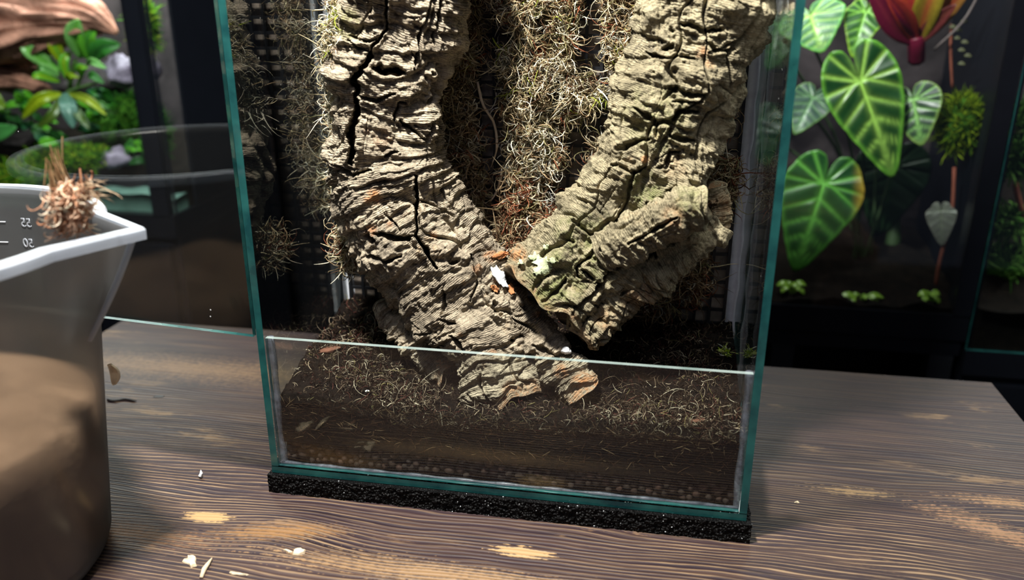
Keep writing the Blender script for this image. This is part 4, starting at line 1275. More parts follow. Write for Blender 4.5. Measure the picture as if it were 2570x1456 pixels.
make_jug()
# soaked moss in the jug
def jug_fill():
    V = []; F_ = []; n = 72; rows = [(0.004, 0.100), (0.012, 0.110), (0.05, 0.116), (0.10, 0.121), (0.125, 0.122)]
    for z, r in rows:
        for i in range(n):
            a = 2*math.pi*i/n; V.append((JX+r*math.cos(a), JY+r*math.sin(a), TZ+z))
    for k, (s_, z) in enumerate(((0.8, 0.134), (0.5, 0.139), (0.2, 0.136), (0.02, 0.138))):
        for i in range(n):
            a = 2*math.pi*i/n; V.append((JX+0.115*s_*math.cos(a), JY+0.115*s_*math.sin(a), TZ+z+0.006*math.sin(5*a+k)))
    m = len(V)//n
    for j in range(m-1):
        for i in range(n): F_.append((j*n+i, j*n+(i+1) % n, (j+1)*n+(i+1) % n, (j+1)*n+i))
    F_.append(tuple(range(n))[::-1]); F_.append(tuple((m-1)*n+i for i in range(n)))
    tag(mesh_obj('soaked_moss', V, F_, M['jug_fill'], None, True), 'brown soaked moss filling the lower half of the milky jug', 'moss', kind='stuff')


jug_fill()


# clump of moss dropping into the jug
def falling_clump():
    rng = np.random.default_rng(71); ctr = at(172, 512, -0.120); n = 700
    off = rng.normal(size=(n, 3))*np.array([0.0042, 0.005, 0.0068]); off[:, 0] += off[:, 2]*0.25
    P_ = ctr+off
    parts = [strands_data(P_, rng.normal(size=(n, 3))*0.35+np.array([0.35, -0.2, -0.9]), rng.uniform(0.008, 0.019, n), rng.uniform(0.0010, 0.0018, n), 4.2, 9, 0.1,
                          [c(232, 196, 168), c(208, 158, 126), c(244, 230, 208), c(180, 130, 100)], [.35, .28, .25, .12], 0.12, rng)]
    m = 90; P2 = at(142, 445, -0.120)+rng.normal(size=(m, 3))*np.array([0.0020, 0.003, 0.009])
    parts.append(strands_data(P2, rng.normal(size=(m, 3))*0.12+np.array([0.05, 0, -1.0]), rng.uniform(0.016, 0.026, m), rng.uniform(0.0008, 0.0015, m), 0.3, 7, 0.0,
                              [c(180, 150, 112), c(160, 126, 92)], [.5, .5], 0.12, rng))
    m = 40; P3 = at(205, 478, -0.120)+rng.normal(size=(m, 3))*0.003
    parts.append(strands_data(P3, rng.normal(size=(m, 3))*0.4+np.array([1.0, 0, 0.3]), rng.uniform(0.008, 0.018, m), np.full(m, 0.0008), 1.0, 7, 0.5, [c(206, 180, 150), c(110, 84, 66)], [.6, .4], 0.12, rng))
    sp_ = [(math.cos(t)*math.cos(p), math.sin(t)*math.cos(p), math.sin(p)) for p in np.linspace(-1.57, 1.57, 22) for t in np.linspace(0, 2*math.pi, 28, endpoint=False)]
    sp_ = np.array(sp_); hh = 1+0.45*fbm(sp_*2.4+5, 3); core = ctr+sp_*hh[:, None]*np.array([0.0095, 0.008, 0.0125]); core[:, 0] += (core[:, 2]-ctr[2])*-0.15
    ci = np.arange(22*28).reshape(22, 28); cn = np.roll(ci, -1, 1)
    parts.append((core, np.stack([ci[:-1], cn[:-1], cn[1:], ci[1:]], -1).reshape(-1, 4), np.clip(np.array(c(214, 172, 142))[None, :3]*(1+0.35*perlin(core*260)[:, None]), 0.02, 0.95)))
    V, Fq, Cc = join(parts)
    tag(mesh_obj('moss_clump', V, Fq, M['strand'], None, False, Cc), 'reddish brown moss clump dropping over the jug rim', 'moss')


falling_clump()
pb = at(284, 940, -0.07); fl = []
for k in range(16):
    t = k/15; ctr = pb+np.array([0.0035*math.sin(t*2.6)-0.0015, 0.001*math.sin(t*5), 0.017*(0.5-t)]); w_ = 0.0042*math.sin(math.pi*(0.06+0.9*t))**0.8
    fl.append([ctr+np.array([w_*math.cos(a), 0.45*w_*math.sin(a)-0.0012*math.cos(2*a), 0]) for a in np.linspace(0, 2*math.pi, 12, endpoint=False)])
V = np.array(fl).reshape(-1, 3); F_ = [(i*12+k, i*12+(k+1) % 12, (i+1)*12+(k+1) % 12, (i+1)*12+k) for i in range(15) for k in range(12)]+[tuple(range(12)), tuple(15*12+k for k in range(12))[::-1]]
tag(mesh_obj('moss_wisp', V, F_, M['pale_chip'], None, True), 'pale scrap falling past the right side of the jug', 'scrap')


# ------------------------------------------------------------------ planted vivaria behind the table
VY = 0.60


def heart_leaf(parent, base, tip, halfw, dark, vein, edge, tilt=0.25, droop=0.15, seed=1, roll=0.0, name='leaf', aged=None, cup=0.10, lobes=1.0):
    """heart shaped blade; base = where the stalk meets it, tip = its point (world coordinates)"""
    base = np.array(base); tip = np.array(tip); L = np.linalg.norm(tip-base); ax = (tip-base)/L
    view = CAM-(base+tip)/2; view /= np.linalg.norm(view)
    up = view-(view@ax)*ax; up /= np.linalg.norm(up); side = np.cross(ax, up)
    if roll:
        side, up = side*math.cos(roll)+up*math.sin(roll), up*math.cos(roll)-side*math.sin(roll)
    A = np.radians([0, 5, 12, 22, 38, 60, 85, 110, 135, 155, 168, 176, 180])
    Rr = np.array([1.0, 0.90, 0.76, 0.62, 0.50, 0.43, 0.40, 0.40, 0.41, 0.40, 0.34, 0.20, 0.05])
    Rr = np.where(A > 1.8, Rr*lobes, Rr)
    nphi, nr = 128, 22
    V = []; Cc = []; ph = np.linspace(-math.pi, math.pi, nphi)
    rho = np.interp(np.abs(ph), A, Rr)
    for j in range(nr+1):
        r = rho*(j/nr)
        y = r*np.cos(ph); x = r*np.sin(ph)
        x = x*(halfw/0.43)/L if False else x*(halfw/(0.43*L))
        ax_ = np.abs(x); xs_ = ax_/(halfw/(0.43*L))
        # veins: midrib plus pinnate side veins, radiating in the lobes
        vm = np.exp(-(xs_/0.020)**2)*(y > -0.02)
        per = 0.20; k = (y-xs_*0.62+0.05)/per; dk = np.abs(k-np.round(k))*per
        vl = np.exp(-(dk/0.020)**2)*(y-xs_*0.62 > -0.10)*np.clip(1.15-xs_/0.6, 0, 1)
        dphi = np.abs(np.abs(ph)-np.radians(118)); vb = np.exp(-(dphi*np.abs(r)/0.020)**2)+np.exp(-(np.abs(np.abs(ph)-np.radians(148))*np.abs(r)/0.018)**2)+np.exp(-(np.abs(np.abs(ph)-np.radians(88))*np.abs(r)/0.018)**2)
        vf = np.clip(np.maximum(np.maximum(vm, vl*0.9), vb*0.8), 0, 1)
        glow = np.clip(np.maximum(np.exp(-(xs_/0.05)**2)*0.6, np.exp(-(dk/0.045)**2)*0.38*(y-xs_*0.62 > -0.10)), 0, 1)
        ed = sstep(0.86, 1.0, np.full(nphi, j/nr))
        z = cup*xs_**2*1.2-droop*(np.clip(y, 0, 1)**2)*0.9-0.018*vf+0.014*np.sin(y*22+seed)*xs_+0.01*np.sin(ph*7+seed)*(j/nr)
        col = np.array(dark[:3])[None]*(1-vf[:, None])*(1-0.5*glow[:, None])+np.array(vein[:3])[None]*(np.maximum(vf, 0.5*glow))[:, None]
        col = col*(1-0.7*ed[:, None])+np.array(edge[:3])[None]*0.7*ed[:, None]
        if aged is not None:
            w_, sgn = aged; m = sstep(0.25, 0.42, sgn*x*L/halfw*0.43+0.25*(-y))*0.9
            col = col*(1-m[:, None])+np.array(w_[:3])[None]*m[:, None]
        pos = base+np.outer(y*L, ax)+np.outer(x*L, side)+np.outer(z*L, up)
        V.append(pos); Cc.append(col)
    V = np.vstack(V); Cc = np.vstack(Cc); idx = np.arange((nr+1)*nphi).reshape(nr+1, nphi)
    Fq = np.stack([idx[:-1, :-1], idx[:-1, 1:], idx[1:, 1:], idx[1:, :-1]], -1).reshape(-1, 4)
    o = mesh_obj(name, V, Fq, M['leaf'], parent, True, Cc)
    sm = o.modifiers.new('thickness', 'SOLIDIFY'); sm.thickness = 0.0006
    return o


def blade(parent, base, mid, tip, wd, col, col2=None, name='leaf', n=14, fold=0.15, face=None, stripes=0.0):
    """lance shaped blade along a bent midrib"""
    P_ = catmull(np.array([base, mid, tip]), n); view = CAM-P_.mean(0); view /= np.linalg.norm(view)
    if face is not None: view = np.array(face, float)/np.linalg.norm(face)
    tg = np.gradient(P_, axis=0); tg /= np.linalg.norm(tg, axis=1)[:, None]
    side = np.cross(tg, view); side /= np.linalg.norm(side, axis=1)[:, None]+1e-9; up = np.cross(side, tg)
    t = np.linspace(0, 1, n); w = wd*np.sin(math.pi*np.clip(t*0.93+0.06, 0, 1))**0.75
    V = []; Cc = []; m = 7; col = np.array(col[:3]); col2 = np.array((col2 or col)[:3])
    for j in range(m):
        s = (j/(m-1))*2-1
        V.append(P_+side*(w*s)[:, None]+up*(w*abs(s)*fold)[:, None])
        f = np.clip(1-abs(s)*2.2, 0, 1); cc = np.tile(col*(1-f)+col2*f, (n, 1))
        if stripes: cc = cc*(1-stripes*(np.arange(n) % 2)[:, None])
        Cc.append(cc)
    V = np.vstack(V); idx = np.arange(m*n).reshape(m, n)
    Fq = np.stack([idx[:-1, :-1], idx[:-1, 1:], idx[1:, 1:], idx[1:, :-1]], -1).reshape(-1, 4)
    o = mesh_obj(name, V, Fq, M['leaf'], parent, True, np.vstack(Cc))
    sm = o.modifiers.new('thickness', 'SOLIDIFY'); sm.thickness = 0.0008
    return o


def tube_part(name, pts, r, mat, parent, seg=8):
    return MB().tube(catmull(np.array(pts), 12), r, seg).build(name, mat, parent, True)


def green_tuft(name, ctr, rad, n, pal, wts, label, seed, L=0.012, wd=0.002, cat='moss', body=True, up=0.6):
    rng = np.random.default_rng(seed); d = rng.normal(size=(n, 3)); d /= np.linalg.norm(d, axis=1)[:, None]
    h = 1+0.3*fbm(d*2.2+seed, 3); P_ = np.array(ctr)+d*np.array(rad)*h[:, None]*0.9
    V, Fq, Cc = strands_data(P_, d+rng.normal(size=(n, 3))*0.6+np.array([0, -0.2, up]), rng.gamma(5, L/5, n), rng.uniform(0.6, 1.2, n)*wd, 0.8, 4, 0.3, pal, wts, 0.2, rng)
    root = empty(name, label, cat, loc=tuple(np.array(ctr)-np.array([0, 0, rad[2]])))
    mesh_obj('fronds', V, Fq, M['strand'], root, False, Cc)['kind'] = 'stuff'
    if body: blob('cushion', ctr, np.array(rad)*0.92, M['green_moss_body'], root, 0.3, 2.2, seed, 3)
    return root


def vivarium(label, x0, x1, y0, y1, z0, z1, frame, glass_left=False, panel_from=None, lamp=10.0):
    v = empty('planted_vivarium', label, 'vivarium', 'planted vivaria behind the table', loc=((x0+x1)/2, (y0+y1)/2, z0))
    MB().box(x0, x1, y0, y1, z0-0.038, z0).build('base_frame', M['black_frame'], v)
    MB().box(x0+0.004, x1-0.004, y1-0.012, y1, z0, z1).build('back_wall', M['back_stone'], v)
    MB().box(x0, x1, y0, y1, z1, z1+0.03).build('lid', M['black_frame'], v)
    return v


# ---- left vivarium: its front corner post stands at x = -0.485
lv = vivarium('left planted vivarium with black corner post, driftwood and ferns', -1.15, -0.452, VY, 0.98, 0.052, 0.62, 0.03)
MB().box(-0.486, -0.458, VY-0.002, VY+0.014, 0.052, 0.62).build('corner_post', M['black_frame'], lv)
MB().box(-1.15, -1.12, VY-0.002, VY+0.014, 0.052, 0.62).build('corner_post', M['black_frame'], lv)
pane('front_glass', -1.12, -0.4865, VY, VY+0.005, 0.0525, 0.6195, 'y', lv, M['viv_glass'], edge='black_frame')
pane('side_glass', -0.4575, -0.4525, VY+0.0145, VY+0.075, 0.0525, 0.6195, 'x', lv, M['viv_glass'], edge='black_frame')
MB().box(-0.4575, -0.4525, VY+0.0755, 0.967, 0.0525, 0.6195).build('side_panel', M['black_frame'], lv)
MB().box(-1.149, -1.146, VY+0.015, 0.967, 0.0525, 0.6195).build('side_panel', M['black_frame'], lv)
V = []; 
def bed(name, x0, x1, y0, y1, z0, hfun, mat, label, cat='substrate', n=60):
    X_, Y_ = np.meshgrid(np.linspace(x0, x1, n), np.linspace(y0, y1, n//2), indexing='ij'); Z_ = hfun(X_, Y_)
    V = np.column_stack([X_.ravel(), Y_.ravel(), Z_.ravel()]); idx = np.arange(len(V)).reshape(X_.shape)
    Fq = np.stack([idx[:-1, :-1], idx[1:, :-1], idx[1:, 1:], idx[:-1, 1:]], -1).reshape(-1, 4)
    ring = np.concatenate([idx[:, 0], idx[-1, 1:], idx[::-1, -1][1:], idx[0, ::-1][1:-1]]); q = V[ring].copy(); q[:, 2] = z0
    cur = np.arange(len(V), len(V)+len(ring)); sk = np.stack([ring, np.roll(ring, -1), np.roll(cur, -1), cur], -1)
    o = mesh_obj(name, np.vstack([V, q]), np.vstack([Fq, sk]), mat, None, True)
    return tag(o, label, cat, kind='stuff')


bed('sand_bed', -1.115, -0.459, VY+0.016, VY+0.060, 0.0525, lambda x, y: 0.080+0.004*np.sin(x*31)+0.003*np.sin(x*83+y*40), M['sand'], 'pale greenish sand strip along the left vivarium front')
bed('planting_soil', -1.115, -0.459, VY+0.0605, 0.965, 0.0525, lambda x, y: 0.082+0.05*(y-VY)/0.36+0.006*np.sin(x*37)+0.004*np.sin(x*71+y*40), M['soil'], 'dark planting soil behind the sand, left vivarium')
area_light('left_vivarium_lamp', (-0.74, 0.76, 0.612), (-0.74, 0.72, 0.0), 13.0, 0.5, (0.97, 1.0, 0.96), 0.22)
area_light('right_vivarium_lamp', (0.46, 0.72, 0.602), (0.50, 0.70, 0.0), 4.2, 0.45, (0.97, 1.0, 0.96), 0.16)
area_light('far_vivarium_lamp', (0.98, 0.78, 0.57), (0.92, 0.76, 0.0), 5.5, 0.35, (0.97, 1.0, 0.96), 0.16)

# driftwood of the left vivarium
def driftwood(pts, rad, label, seed):
    P_ = catmull(np.array(pts), 60); rr = np.interp(np.linspace(0, 1, 60), np.linspace(0, 1, len(rad)), rad)
    n = 72; tg = np.gradient(P_, axis=0); tg /= np.linalg.norm(tg, axis=1)[:, None]
    a = np.cross(tg, [0.1, 0.9, 0.2]); a /= np.linalg.norm(a, axis=1)[:, None]; b = np.cross(tg, a); V = []
    for k in range(n):
        t = 2*math.pi*k/n; dirn = a*math.cos(t)+b*math.sin(t); q = P_+dirn*rr[:, None]
        s = np.linspace(0, 1, 60)
        h = 0.30*perlin(np.column_stack([np.full(60, math.cos(t)*2.2), np.full(60, math.sin(t)*2.2), s*3+seed]))+0.30*perlin(np.column_stack([np.full(60, math.cos(t)*5), np.full(60, math.sin(t)*5), s*3+seed]))+0.22*perlin(np.column_stack([np.full(60, math.cos(t)*11), np.full(60, math.sin(t)*11), s*7+seed]))
        V.append(q+dirn*(rr*h)[:, None])
    V = np.stack(V, 1).reshape(-1, 3); idx = np.arange(60*n).reshape(60, n); nxt = np.roll(idx, -1, 1)
    F_ = [tuple(q) for q in np.stack([idx[:-1], nxt[:-1], nxt[1:], idx[1:]], -1).reshape(-1, 4)]+[tuple(idx[0])[::-1], tuple(idx[-1])]
    tag(mesh_obj('driftwood', V, F_, M['driftwood'], None, True), label, 'driftwood', 'driftwood in the left vivarium')


driftwood([at(-160, 20, 0.72), at(0, 60, 0.70), at(120, 50, 0.69), at(230, 45, 0.69), at(292, 82, 0.685)], [0.075, 0.066, 0.040, 0.026, 0.004], 'thick reddish driftwood branch pointing right, upper left vivarium', 1)
driftwood([at(-120, 150, 0.74), at(-20, 190, 0.72), at(60, 205, 0.71), at(120, 228, 0.70)], [0.035, 0.024, 0.016, 0.008], 'lower thin reddish driftwood branch behind the yellow-green rosette', 2)
driftwood([at(-100, 60, 0.80), at(0, 130, 0.79), at(60, 150, 0.78), at(110, 165, 0.78)], [0.05, 0.04, 0.03, 0.012], 'middle dark reddish driftwood root behind leafy bush', 3)

GR1, GR2, GR3, GR4, YG = c(70, 150, 60), c(120, 206, 60), c(150, 214, 120), c(44, 96, 44), c(176, 196, 30)
# bush of broad green leaves
bu = empty('leafy_bush', 'bright green broad-leaved bush under the driftwood in left vivarium', 'plant', loc=tuple(at(170, 235, 0.70)))
for k, (bx, by, tx, ty, w, cA, cB) in enumerate(((205, 145, 198, 48, 24, GR3, GR2), (225, 150, 240, 66, 20, GR2, GR1), (232, 150, 302, 112, 22, GR1, GR4), (225, 160, 268, 172, 10, GR3, GR1), (165, 165, 140, 92, 16, YG, GR2),
                                                 (150, 180, 100, 125, 13, GR3, GR2), (140, 175, 50, 110, 18, GR3, GR2), (150, 190, 95, 170, 10, GR3, GR1), (170, 200, 178, 130, 12, GR2, YG), (150, 205, 80, 195, 10, GR2, YG),
                                                 (175, 205, 200, 195, 7, YG, GR2), (160, 165, 118, 68, 10, GR1, GR2), (230, 190, 262, 210, 10, GR1, GR4), (205, 190, 222, 170, 9, GR2, YG))):
    b_ = at(bx, by, 0.70); t_ = at(tx, ty, 0.66+0.02*(k % 3)); m_ = (b_+t_)/2+np.array([0, -0.012, 0.008]); s = mpp(t_)
    blade(bu, b_, m_, t_, w*s, cA, cB, fold=0.25)
tube_part('stem', [at(170, 270, 0.72), at(178, 200, 0.705), at(190, 150, 0.70)], 0.004, M['stem'], bu)
tube_part('stem', [at(172, 270, 0.72), at(205, 190, 0.705), at(225, 150, 0.70)], 0.003, M['stem'], bu)
# rosette
ro = empty('leaf_rosette', 'yellow-green rosette with a blue-green ribbed middle leaf, left vivarium', 'plant', loc=tuple(at(165, 232, 0.68)))
for bx, by, mx, my, tx, ty, w, cA, cB, st in ((155, 236, 100, 250, 55, 298, 15, c(150, 176, 24), c(196, 210, 40), 0.12), (172, 236, 222, 252, 268, 290, 12, c(130, 150, 30), c(186, 200, 60), 0.1), (164, 234, 172, 270, 184, 322, 20, c(96, 140, 128), c(120, 164, 150), 0.25),
                                         (158, 240, 130, 290, 95, 318, 12, c(80, 110, 34), c(110, 130, 50), 0), (166, 240, 200, 290, 225, 325, 12, c(60, 92, 34), c(100, 120, 50), 0)):
    b_, m_, t_ = at(bx, by, 0.67), at(mx, my, 0.645), at(tx, ty, 0.64); blade(ro, b_, m_, t_, w*mpp(t_), cA, cB, fold=0.2, n=24, stripes=st)
tube_part('stem', [at(164, 236, 0.672), at(180, 226, 0.68), at(245, 206, 0.70)], 0.0022, M['stem'], ro)
ls = empty('leaf_sprig', 'single green leaves at the far left behind the jug, left vivarium', 'plant', loc=tuple(at(-20, 330, 0.66)))
for bx, by, tx, ty, w, cA in ((-40, 345, 42, 318, 22, c(90, 168, 88)), (-30, 230, 14, 270, 26, c(120, 150, 40))):
    b_, t_ = at(bx, by, 0.66), at(tx, ty, 0.65); blade(ls, b_, (b_+t_)/2+np.array([0, -0.01, 0]), t_, w*mpp(t_), cA)
tube_part('stem', [at(-40, 345, 0.66), at(-50, 300, 0.665), at(-30, 230, 0.66)], 0.002, M['stem'], ls)
GP = [c(96, 160, 40), c(140, 190, 50), c(56, 110, 34), c(180, 200, 60)]
for k, (px, py, Y, rx, rz, n, lab) in enumerate(((60, 440, 0.66, 90, 26, 900, 'lime green moss cushion behind the jug rim, left vivarium'), (215, 395, 0.665, 70, 24, 900, 'bright green moss ridge right of the falling moss clump'),
                                            (275, 330, 0.74, 60, 40, 700, 'dark green fern mass left of the corner post'), (120, 400, 0.70, 60, 20, 600, 'green moss cushion below the yellow-green rosette'),
                                            (330, 300, 0.69, 36, 60, 600, 'dim green fern growing against the corner post'), (362, 60, 0.70, 22, 60, 500, 'yellow-green moss seen through the side glass strip'), (392, 330, 0.68, 26, 70, 500, 'dim green moss low behind the side glass strip'))):
    p = at(px, py, Y); s = mpp(p); pal = GP if k not in (2, 4, 6) else [c(50, 100, 40), c(36, 74, 34), c(74, 130, 44)]
    green_tuft('moss_cushion', p, (rx*s, 0.03, rz*s), n, pal, None, lab, 80+k, 0.012, 0.0026)
LEAFY = [(20, 300, 0.72, 'dark leafy sprig left of the rosette'), (110, 330, 0.74, 'dark leafy sprig below the rosette'), (245, 290, 0.72, 'green leafy sprig right of the rosette'), (290, 250, 0.71, 'green leafy sprig under the purple stone'), (60, 260, 0.70, 'bright leafy sprig at the driftwood end'), (350, 380, 0.68, 'dim leafy sprig behind the side glass'), (150, 360, 0.68, 'bright leafy sprig over the moss ridge')]
for k, (px, py, Y, lab) in enumerate(LEAFY):
    ce = at(px, py, Y); rr = np.random.default_rng(200+k); sg = empty('leafy_sprig', lab, 'plant', 'leafy sprigs in the left vivarium', loc=tuple(ce))
    for j in range(11):
        a = rr.uniform(-0.4, math.pi+0.4); L_ = rr.uniform(0.018, 0.038); b_ = ce+rr.normal(size=3)*0.008
        t_ = b_+np.array([math.cos(a)*L_, rr.uniform(-0.025, 0.0), math.sin(a)*L_*0.7]); cA = [GR1, GR2, GR4, c(90, 150, 70), c(60, 120, 80)][int(rr.integers(0, 5))]
        blade(sg, b_, (b_+t_)/2+np.array([0, -0.004, 0.004]), t_, rr.uniform(0.004, 0.009), cA, n=8)
    tube_part('stem', [ce+np.array([0, 0.01, -0.03]), ce+np.array([0.002, 0.004, -0.01]), ce], 0.0018, M['stem'], sg, 6)
for k, (px, py, Y, rx, ry, lab) in enumerate(((310, 180, 0.70, 42, 40, 'pinkish purple stone beside the corner post'), (300, 395, 0.68, 40, 26, 'dim purple stone above the pale sand'), (60, 350, 0.72, 60, 22, 'dark bluish stone under the rosette'), (240, 230, 0.80, 90, 60, 'dark stone behind the rosette stalk'), (372, 170, 0.69, 20, 30, 'pinkish stone seen through the side glass strip'))):
    p = at(px, py, Y); s = mpp(p)
    tag(blob('stone', p, (rx*s, 0.03, ry*s), M['stone'] if k < 2 or k == 4 else M['back_stone'], None, 0.35, 1.8, 90+k, 3, 0.2), lab, 'stone', 'stones in the left vivarium')
# stand below
st = empty('cabinet', 'black cabinet under the left vivarium', 'cabinet', loc=(-0.8, 0.79, FLOOR))
MB().box(-1.15, -0.452, VY+0.01, 0.98, FLOOR, 0.0135).build('body', M['black_frame'], st)
for x0, x1 in ((-1.14, -0.805), (-0.797, -0.462)):
    d_ = MB().box(x0, x1, VY-0.008, VY+0.0095, FLOOR+0.05, 0.004).build('door', M['black_frame'], st)
    MB().box(x0+0.15, x0+0.19, VY-0.018, VY-0.0085, -0.14, -0.13).build('handle', M['black_plastic'], d_)

# ---- right vivarium
rv = vivarium('right planted vivarium with large heart-shaped leaves', 0.05, 0.760, VY, 0.90, -0.037, 0.61, 0.05)
MB().box(0.737, 0.760, VY-0.002, VY+0.03, -0.037, 0.61).build('corner_post', M['black_frame'], rv)
MB().box(0.05, 0.085, VY-0.002, VY+0.03, -0.037, 0.61).build('corner_post', M['black_frame'], rv)
pane('front_glass', 0.0855, 0.7365, VY, VY+0.005, -0.0365, 0.6095, 'y', rv, M['viv_glass'], edge='black_frame')
MB().box(0.755, 0.760, VY+0.031, 0.887, -0.0365, 0.6095).build('side_panel', M['black_frame'], rv)
MB().box(0.05, 0.055, VY+0.031, 0.887, -0.0365, 0.6095).build('side_panel', M['black_frame'], rv)
bed('planting_soil', 0.057, 0.753, VY+0.006, 0.886, -0.0365, lambda x, y: -0.030+0.05*(y-VY)/0.29+0.004*np.sin(x*47)+0.003*np.sin(x*113+y*60), M['soil'], 'dark planting soil in the right vivarium')
pp = empty('heart_leaf_plant', 'plant with large dark green heart-shaped leaves and pale veins', 'plant', loc=tuple(at(2150, 750, 0.74)))
DK, DK2, VN, VN2 = c(30, 74, 30), c(44, 110, 40), c(146, 206, 84), c(176, 222, 100)
LEAVES = [  # base px, tip px, half width px, Y, dark, vein, edge, roll, aged, lobes
    ((2160, 205), (2252, 455), 98, 0.645, c(22, 66, 26), VN2, c(120, 190, 60), 0.15, None, 1.0),
    ((2292, 252), (2312, 366), 70, 0.660, c(28, 54, 40), c(150, 206, 110), c(150, 180, 90), -0.1, None, 1.0),
    ((2068, 462), (1995, 690), 108, 0.650, c(24, 70, 30), c(112, 186, 76), c(90, 160, 60), 0.1, (c(196, 150, 50), -1), 0.9),
    ((2040, 245), (1995, 335), 58, 0.690, c(60, 84, 74), c(120, 164, 110), c(110, 150, 70), 0.0, None, 0.9),
    ((2035, 40), (2065, 128), 88, 0.670, c(56, 116, 66), VN2, c(120, 200, 90), 0.1, None, 0.9),
    ((2172, 30), (2140, 140), 52, 0.675, c(34, 84, 26), VN, c(150, 190, 40), 0.0, None, 0.8),
    ((1950, 60), (1930, 175), 74, 0.700, c(30, 70, 36), c(80, 140, 70), c(60, 110, 50), 0.0, None, 0.9),
    ((1905, 300), (1925, 420), 60, 0.720, c(24, 60, 34), c(60, 110, 60), c(50, 90, 40), 0.0, None, 0.9),
]
for k, (b_, t_, hw, Y, dk, vn, ed, rl, ag, lo) in enumerate(LEAVES):
    B_ = at(b_[0], b_[1], Y+0.015); T_ = at(t_[0], t_[1], Y-0.012); s = mpp(B_)
    lf = heart_leaf(pp, B_, T_, hw*s, dk, vn, ed, seed=k, roll=rl, aged=ag, lobes=lo)
    q = at(2130+10*k, 740, 0.76)
    tube_part('leaf_stalk', [B_+np.array([0, 0.004, 0]), B_+np.array([0.004, 0.05, -0.02]), (B_+q)/2+np.array([0.02, 0.05, 0.03]), q], 0.0022, M['dark_stem'], pp, 6)
bk = empty('broad_leaf', 'dim broad dark green leaf on a thick stalk, low in right vivarium', 'plant', loc=tuple(at(2215, 750, 0.80)))
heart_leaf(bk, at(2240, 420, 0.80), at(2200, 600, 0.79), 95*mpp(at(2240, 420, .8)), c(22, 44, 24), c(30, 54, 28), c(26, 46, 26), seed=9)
tube_part('stalk', [at(2205, 745, 0.80), at(2235, 640, 0.80), at(2250, 520, 0.81), at(2240, 420, 0.805)], [0.012]*6+[0.008]*6, M['dark_stem'], bk)
gp = empty('grey_leaf', 'small pale grey leaf hanging from a red vine', 'plant', loc=tuple(at(2362, 625, 0.66)))
heart_leaf(gp, at(2362, 530, 0.665), at(2364, 622, 0.655), 38*mpp(at(2362, 560, .66)), c(112, 112, 106), c(128, 132, 116), c(124, 120, 112), seed=11, lobes=0.7)
tube_part('vine', [at(2395, 420, 0.68), at(2392, 500, 0.675), at(2385, 560, 0.67), at(2362, 640, 0.67), at(2350, 705, 0.675), at(2348, 745, 0.69)], 0.0026, M['root'], gp)
tube_part('vine', [at(2470, -40, 0.67), at(2420, 50, 0.67), at(2360, 110, 0.675), at(2345, 125, 0.69)], 0.0018, plain('grey_twig', c(96, 84, 84), 0.8), gp)
tube_part('vine', [at(2388, 60, 0.69), at(2386, 130, 0.69), at(2390, 220, 0.69)], 0.002, M['root'], gp)
for k, (px, py) in enumerate(((2382, 68), (2396, 76), (2392, 96), (2412, 106), (2404, 126), (2420, 140), (2404, 160), (2410, 55))):
    p = at(px, py, 0.68); blade(gp, p, p+np.array([0.004, -0.002, 0.001]), p+np.array([0.009, -0.003, -0.001]), 0.0024, c(104, 104, 76), name='leaflet', n=6)
br = empty('bromeliad', 'red and orange bromeliad at the top of the right vivarium', 'plant', loc=tuple(at(2300, 110, 0.72)))
for k, (mx, my, tx, ty, w, cA, cB) in enumerate(((2290, 20, 2240, -90, 34, c(206, 92, 50), c(190, 60, 60)), (2330, 10, 2380, -100, 34, c(150, 130, 40), c(180, 90, 50)), (2300, 0, 2300, -110, 26, c(186, 20, 90), c(200, 40, 100)),
                                              (2235, 55, 2170, -60, 26, c(112, 24, 54), c(130, 40, 60)), (2370, 30, 2460, -70, 26, c(140, 96, 44), c(150, 60, 40)), (2270, 40, 2220, -20, 22, c(176, 60, 50), c(120, 30, 50)), (2345, 60, 2400, 10, 20, c(112, 50, 50), c(120, 60, 50)))):
    b_, m_, t_ = at(2300, 110, 0.72), at(mx, my, 0.69-0.01*(k % 2)), at(tx, ty, 0.66); blade(br, b_, m_, t_, w*mpp(t_), cA, cB, fold=0.35)
tube_part('stem', [at(2300, 150, 0.74), at(2300, 110, 0.72), at(2298, 90, 0.715)], 0.012, M['maroon'], br)
mc = at(2412, 312, 0.70); s = mpp(mc)
green_tuft('moss_cushion', mc, (50*s, 0.025, 68*s), 1300, [c(96, 120, 24), c(60, 88, 20), c(140, 160, 40)], None, 'olive green moss cushion on the wall beside heart-shaped leaf', 99, 0.012, 0.0026)
for k, (px, py, L_, lab) in enumerate(((2160, 760, 70, 'low flat yellow-green rosette at the right vivarium front'), (1985, 730, 46, 'small green rosette low beside the tank right edge'), (2330, 755, 34, 'tiny pale rosette at the right vivarium floor'))):
    ce = at(px, py+8, 0.625); s = mpp(ce); pr_ = empty('small_rosette', lab, 'plant', loc=tuple(ce))
    for j in range(7):
        a = j/7*2*math.pi+0.3; t_ = ce+np.array([math.cos(a)*L_*s*0.8, math.sin(a)*0.012, 0.008+0.006*math.sin(3*a)])
        blade(pr_, ce, (ce+t_)/2+np.array([0, 0, 0.010]), t_, 10*s, c(120, 160, 50), c(150, 186, 70), n=8, face=(0, -0.5, 1))
rk = empty('rack', 'black metal rack shelf holding the right vivaria', 'rack', loc=(0.6, 0.75, FLOOR))
MB().box(0.02, 0.757, VY+0.005, 0.95, -0.100, -0.0765).build('shelf', M['black_frame'], rk)
for x in (0.05, 0.515, 0.735):
    for y in (VY+0.02, 0.92): MB().box(x-0.016, x+0.016, y-0.014, y+0.014, FLOOR, -0.1005).build('leg', M['black_plastic'], rk)
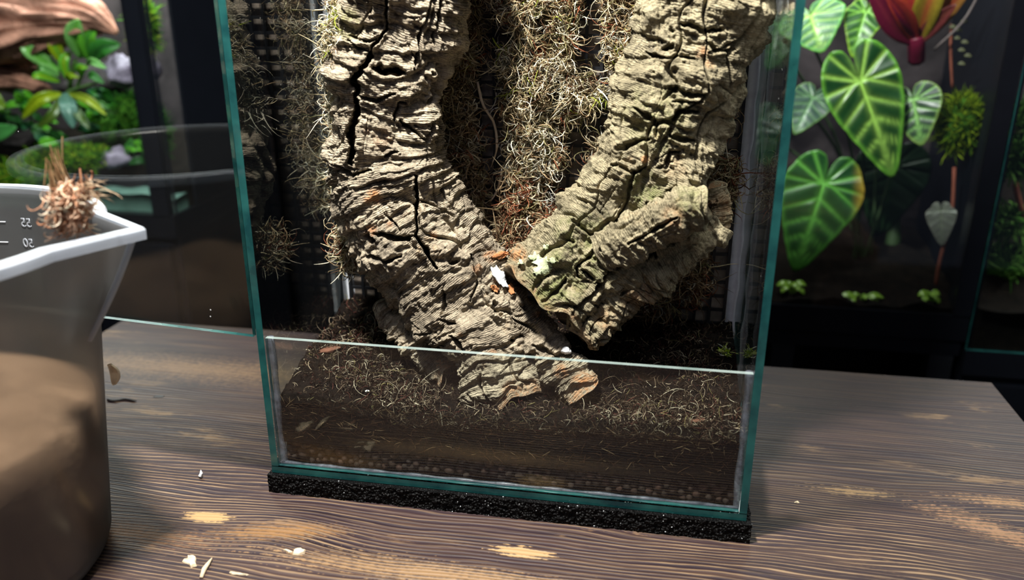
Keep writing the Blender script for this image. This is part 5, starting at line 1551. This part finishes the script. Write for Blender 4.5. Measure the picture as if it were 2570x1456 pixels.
MB().box(0.02, 0.757, VY+0.01, 0.95, -0.40, -0.38).build('shelf', M['black_frame'], rk)

# ---- far right vivarium
FX0, FY, FZ = 0.7625, 0.597, -0.088
fv = vivarium('far right planted vivarium seen past a green glass edge', FX0, 1.25, FY, 0.95, FZ, 0.58, 0.03)
pane('front_glass', FX0, 1.25, FY, FY+0.006, FZ+0.0005, 0.5795, 'y', fv, M['viv_glass'])
pane('side_glass', FX0, FX0+0.006, FY+0.0065, 0.937, FZ+0.0005, 0.5795, 'x', fv, M['viv_glass'], edge='black_frame')
bed('planting_soil', FX0+0.008, 1.245, FY+0.008, 0.936, FZ+0.0005, lambda x, y: FZ+0.06+0.12*(y-FY)/0.30+0.006*np.sin(x*37), M['soil'], 'dark planting soil in the far right vivarium')
for k, (px, py, Y, rx, rz, lab) in enumerate(((2540, 560, 0.70, 50, 26, 'dim leafy fern in the far right vivarium middle'), (2545, 300, 0.70, 26, 20, 'small green fern high at the right edge'), (2540, 395, 0.72, 36, 40, 'dark green moss clump at the right edge above the fern'), (2530, 680, 0.70, 70, 60, 'dark bushy moss low in the far right vivarium'))):
    p = at(px, py, Y); s_ = mpp(p)
    green_tuft('fern_tuft', p, (rx*s_, 0.03, rz*s_), 420, [c(70, 110, 44), c(44, 74, 30), c(110, 150, 70)], None, lab, 120+k, 0.020, 0.0045, 'fern', body=k > 1)
tk = empty('twig_root', 'bent reddish root in the far right vivarium', 'root', loc=tuple(at(2560, 480, 0.69)))
tube_part('root', [at(2548, 460, 0.69), at(2556, 500, 0.69), at(2575, 560, 0.69)], 0.004, M['root'], tk)
pk = at(2548, 324, 0.69)
tag(blob('pink_stone', pk, (18*mpp(pk), 0.008, 9*mpp(pk)), plain('pink_stone_mat', c(206, 158, 150), 0.7, 0.15, 60), None, 0.25, 1.5, 133, 3, -0.2), 'small pale pink stone at the right edge', 'stone')
fs = empty('cabinet', 'black cabinet under the far right vivarium', 'cabinet', loc=(1.0, 0.79, FLOOR))
MB().box(FX0, 1.25, FY+0.01, 0.95, FLOOR, FZ-0.0385).build('body', M['black_frame'], fs)
d_ = MB().box(FX0+0.01, 1.24, FY-0.006, FY+0.0095, FLOOR+0.05, FZ-0.05).build('door', M['black_frame'], fs)
MB().box(FX0+0.04, FX0+0.08, FY-0.016, FY-0.0065, FZ-0.13, FZ-0.12).build('handle', M['black_plastic'], d_)
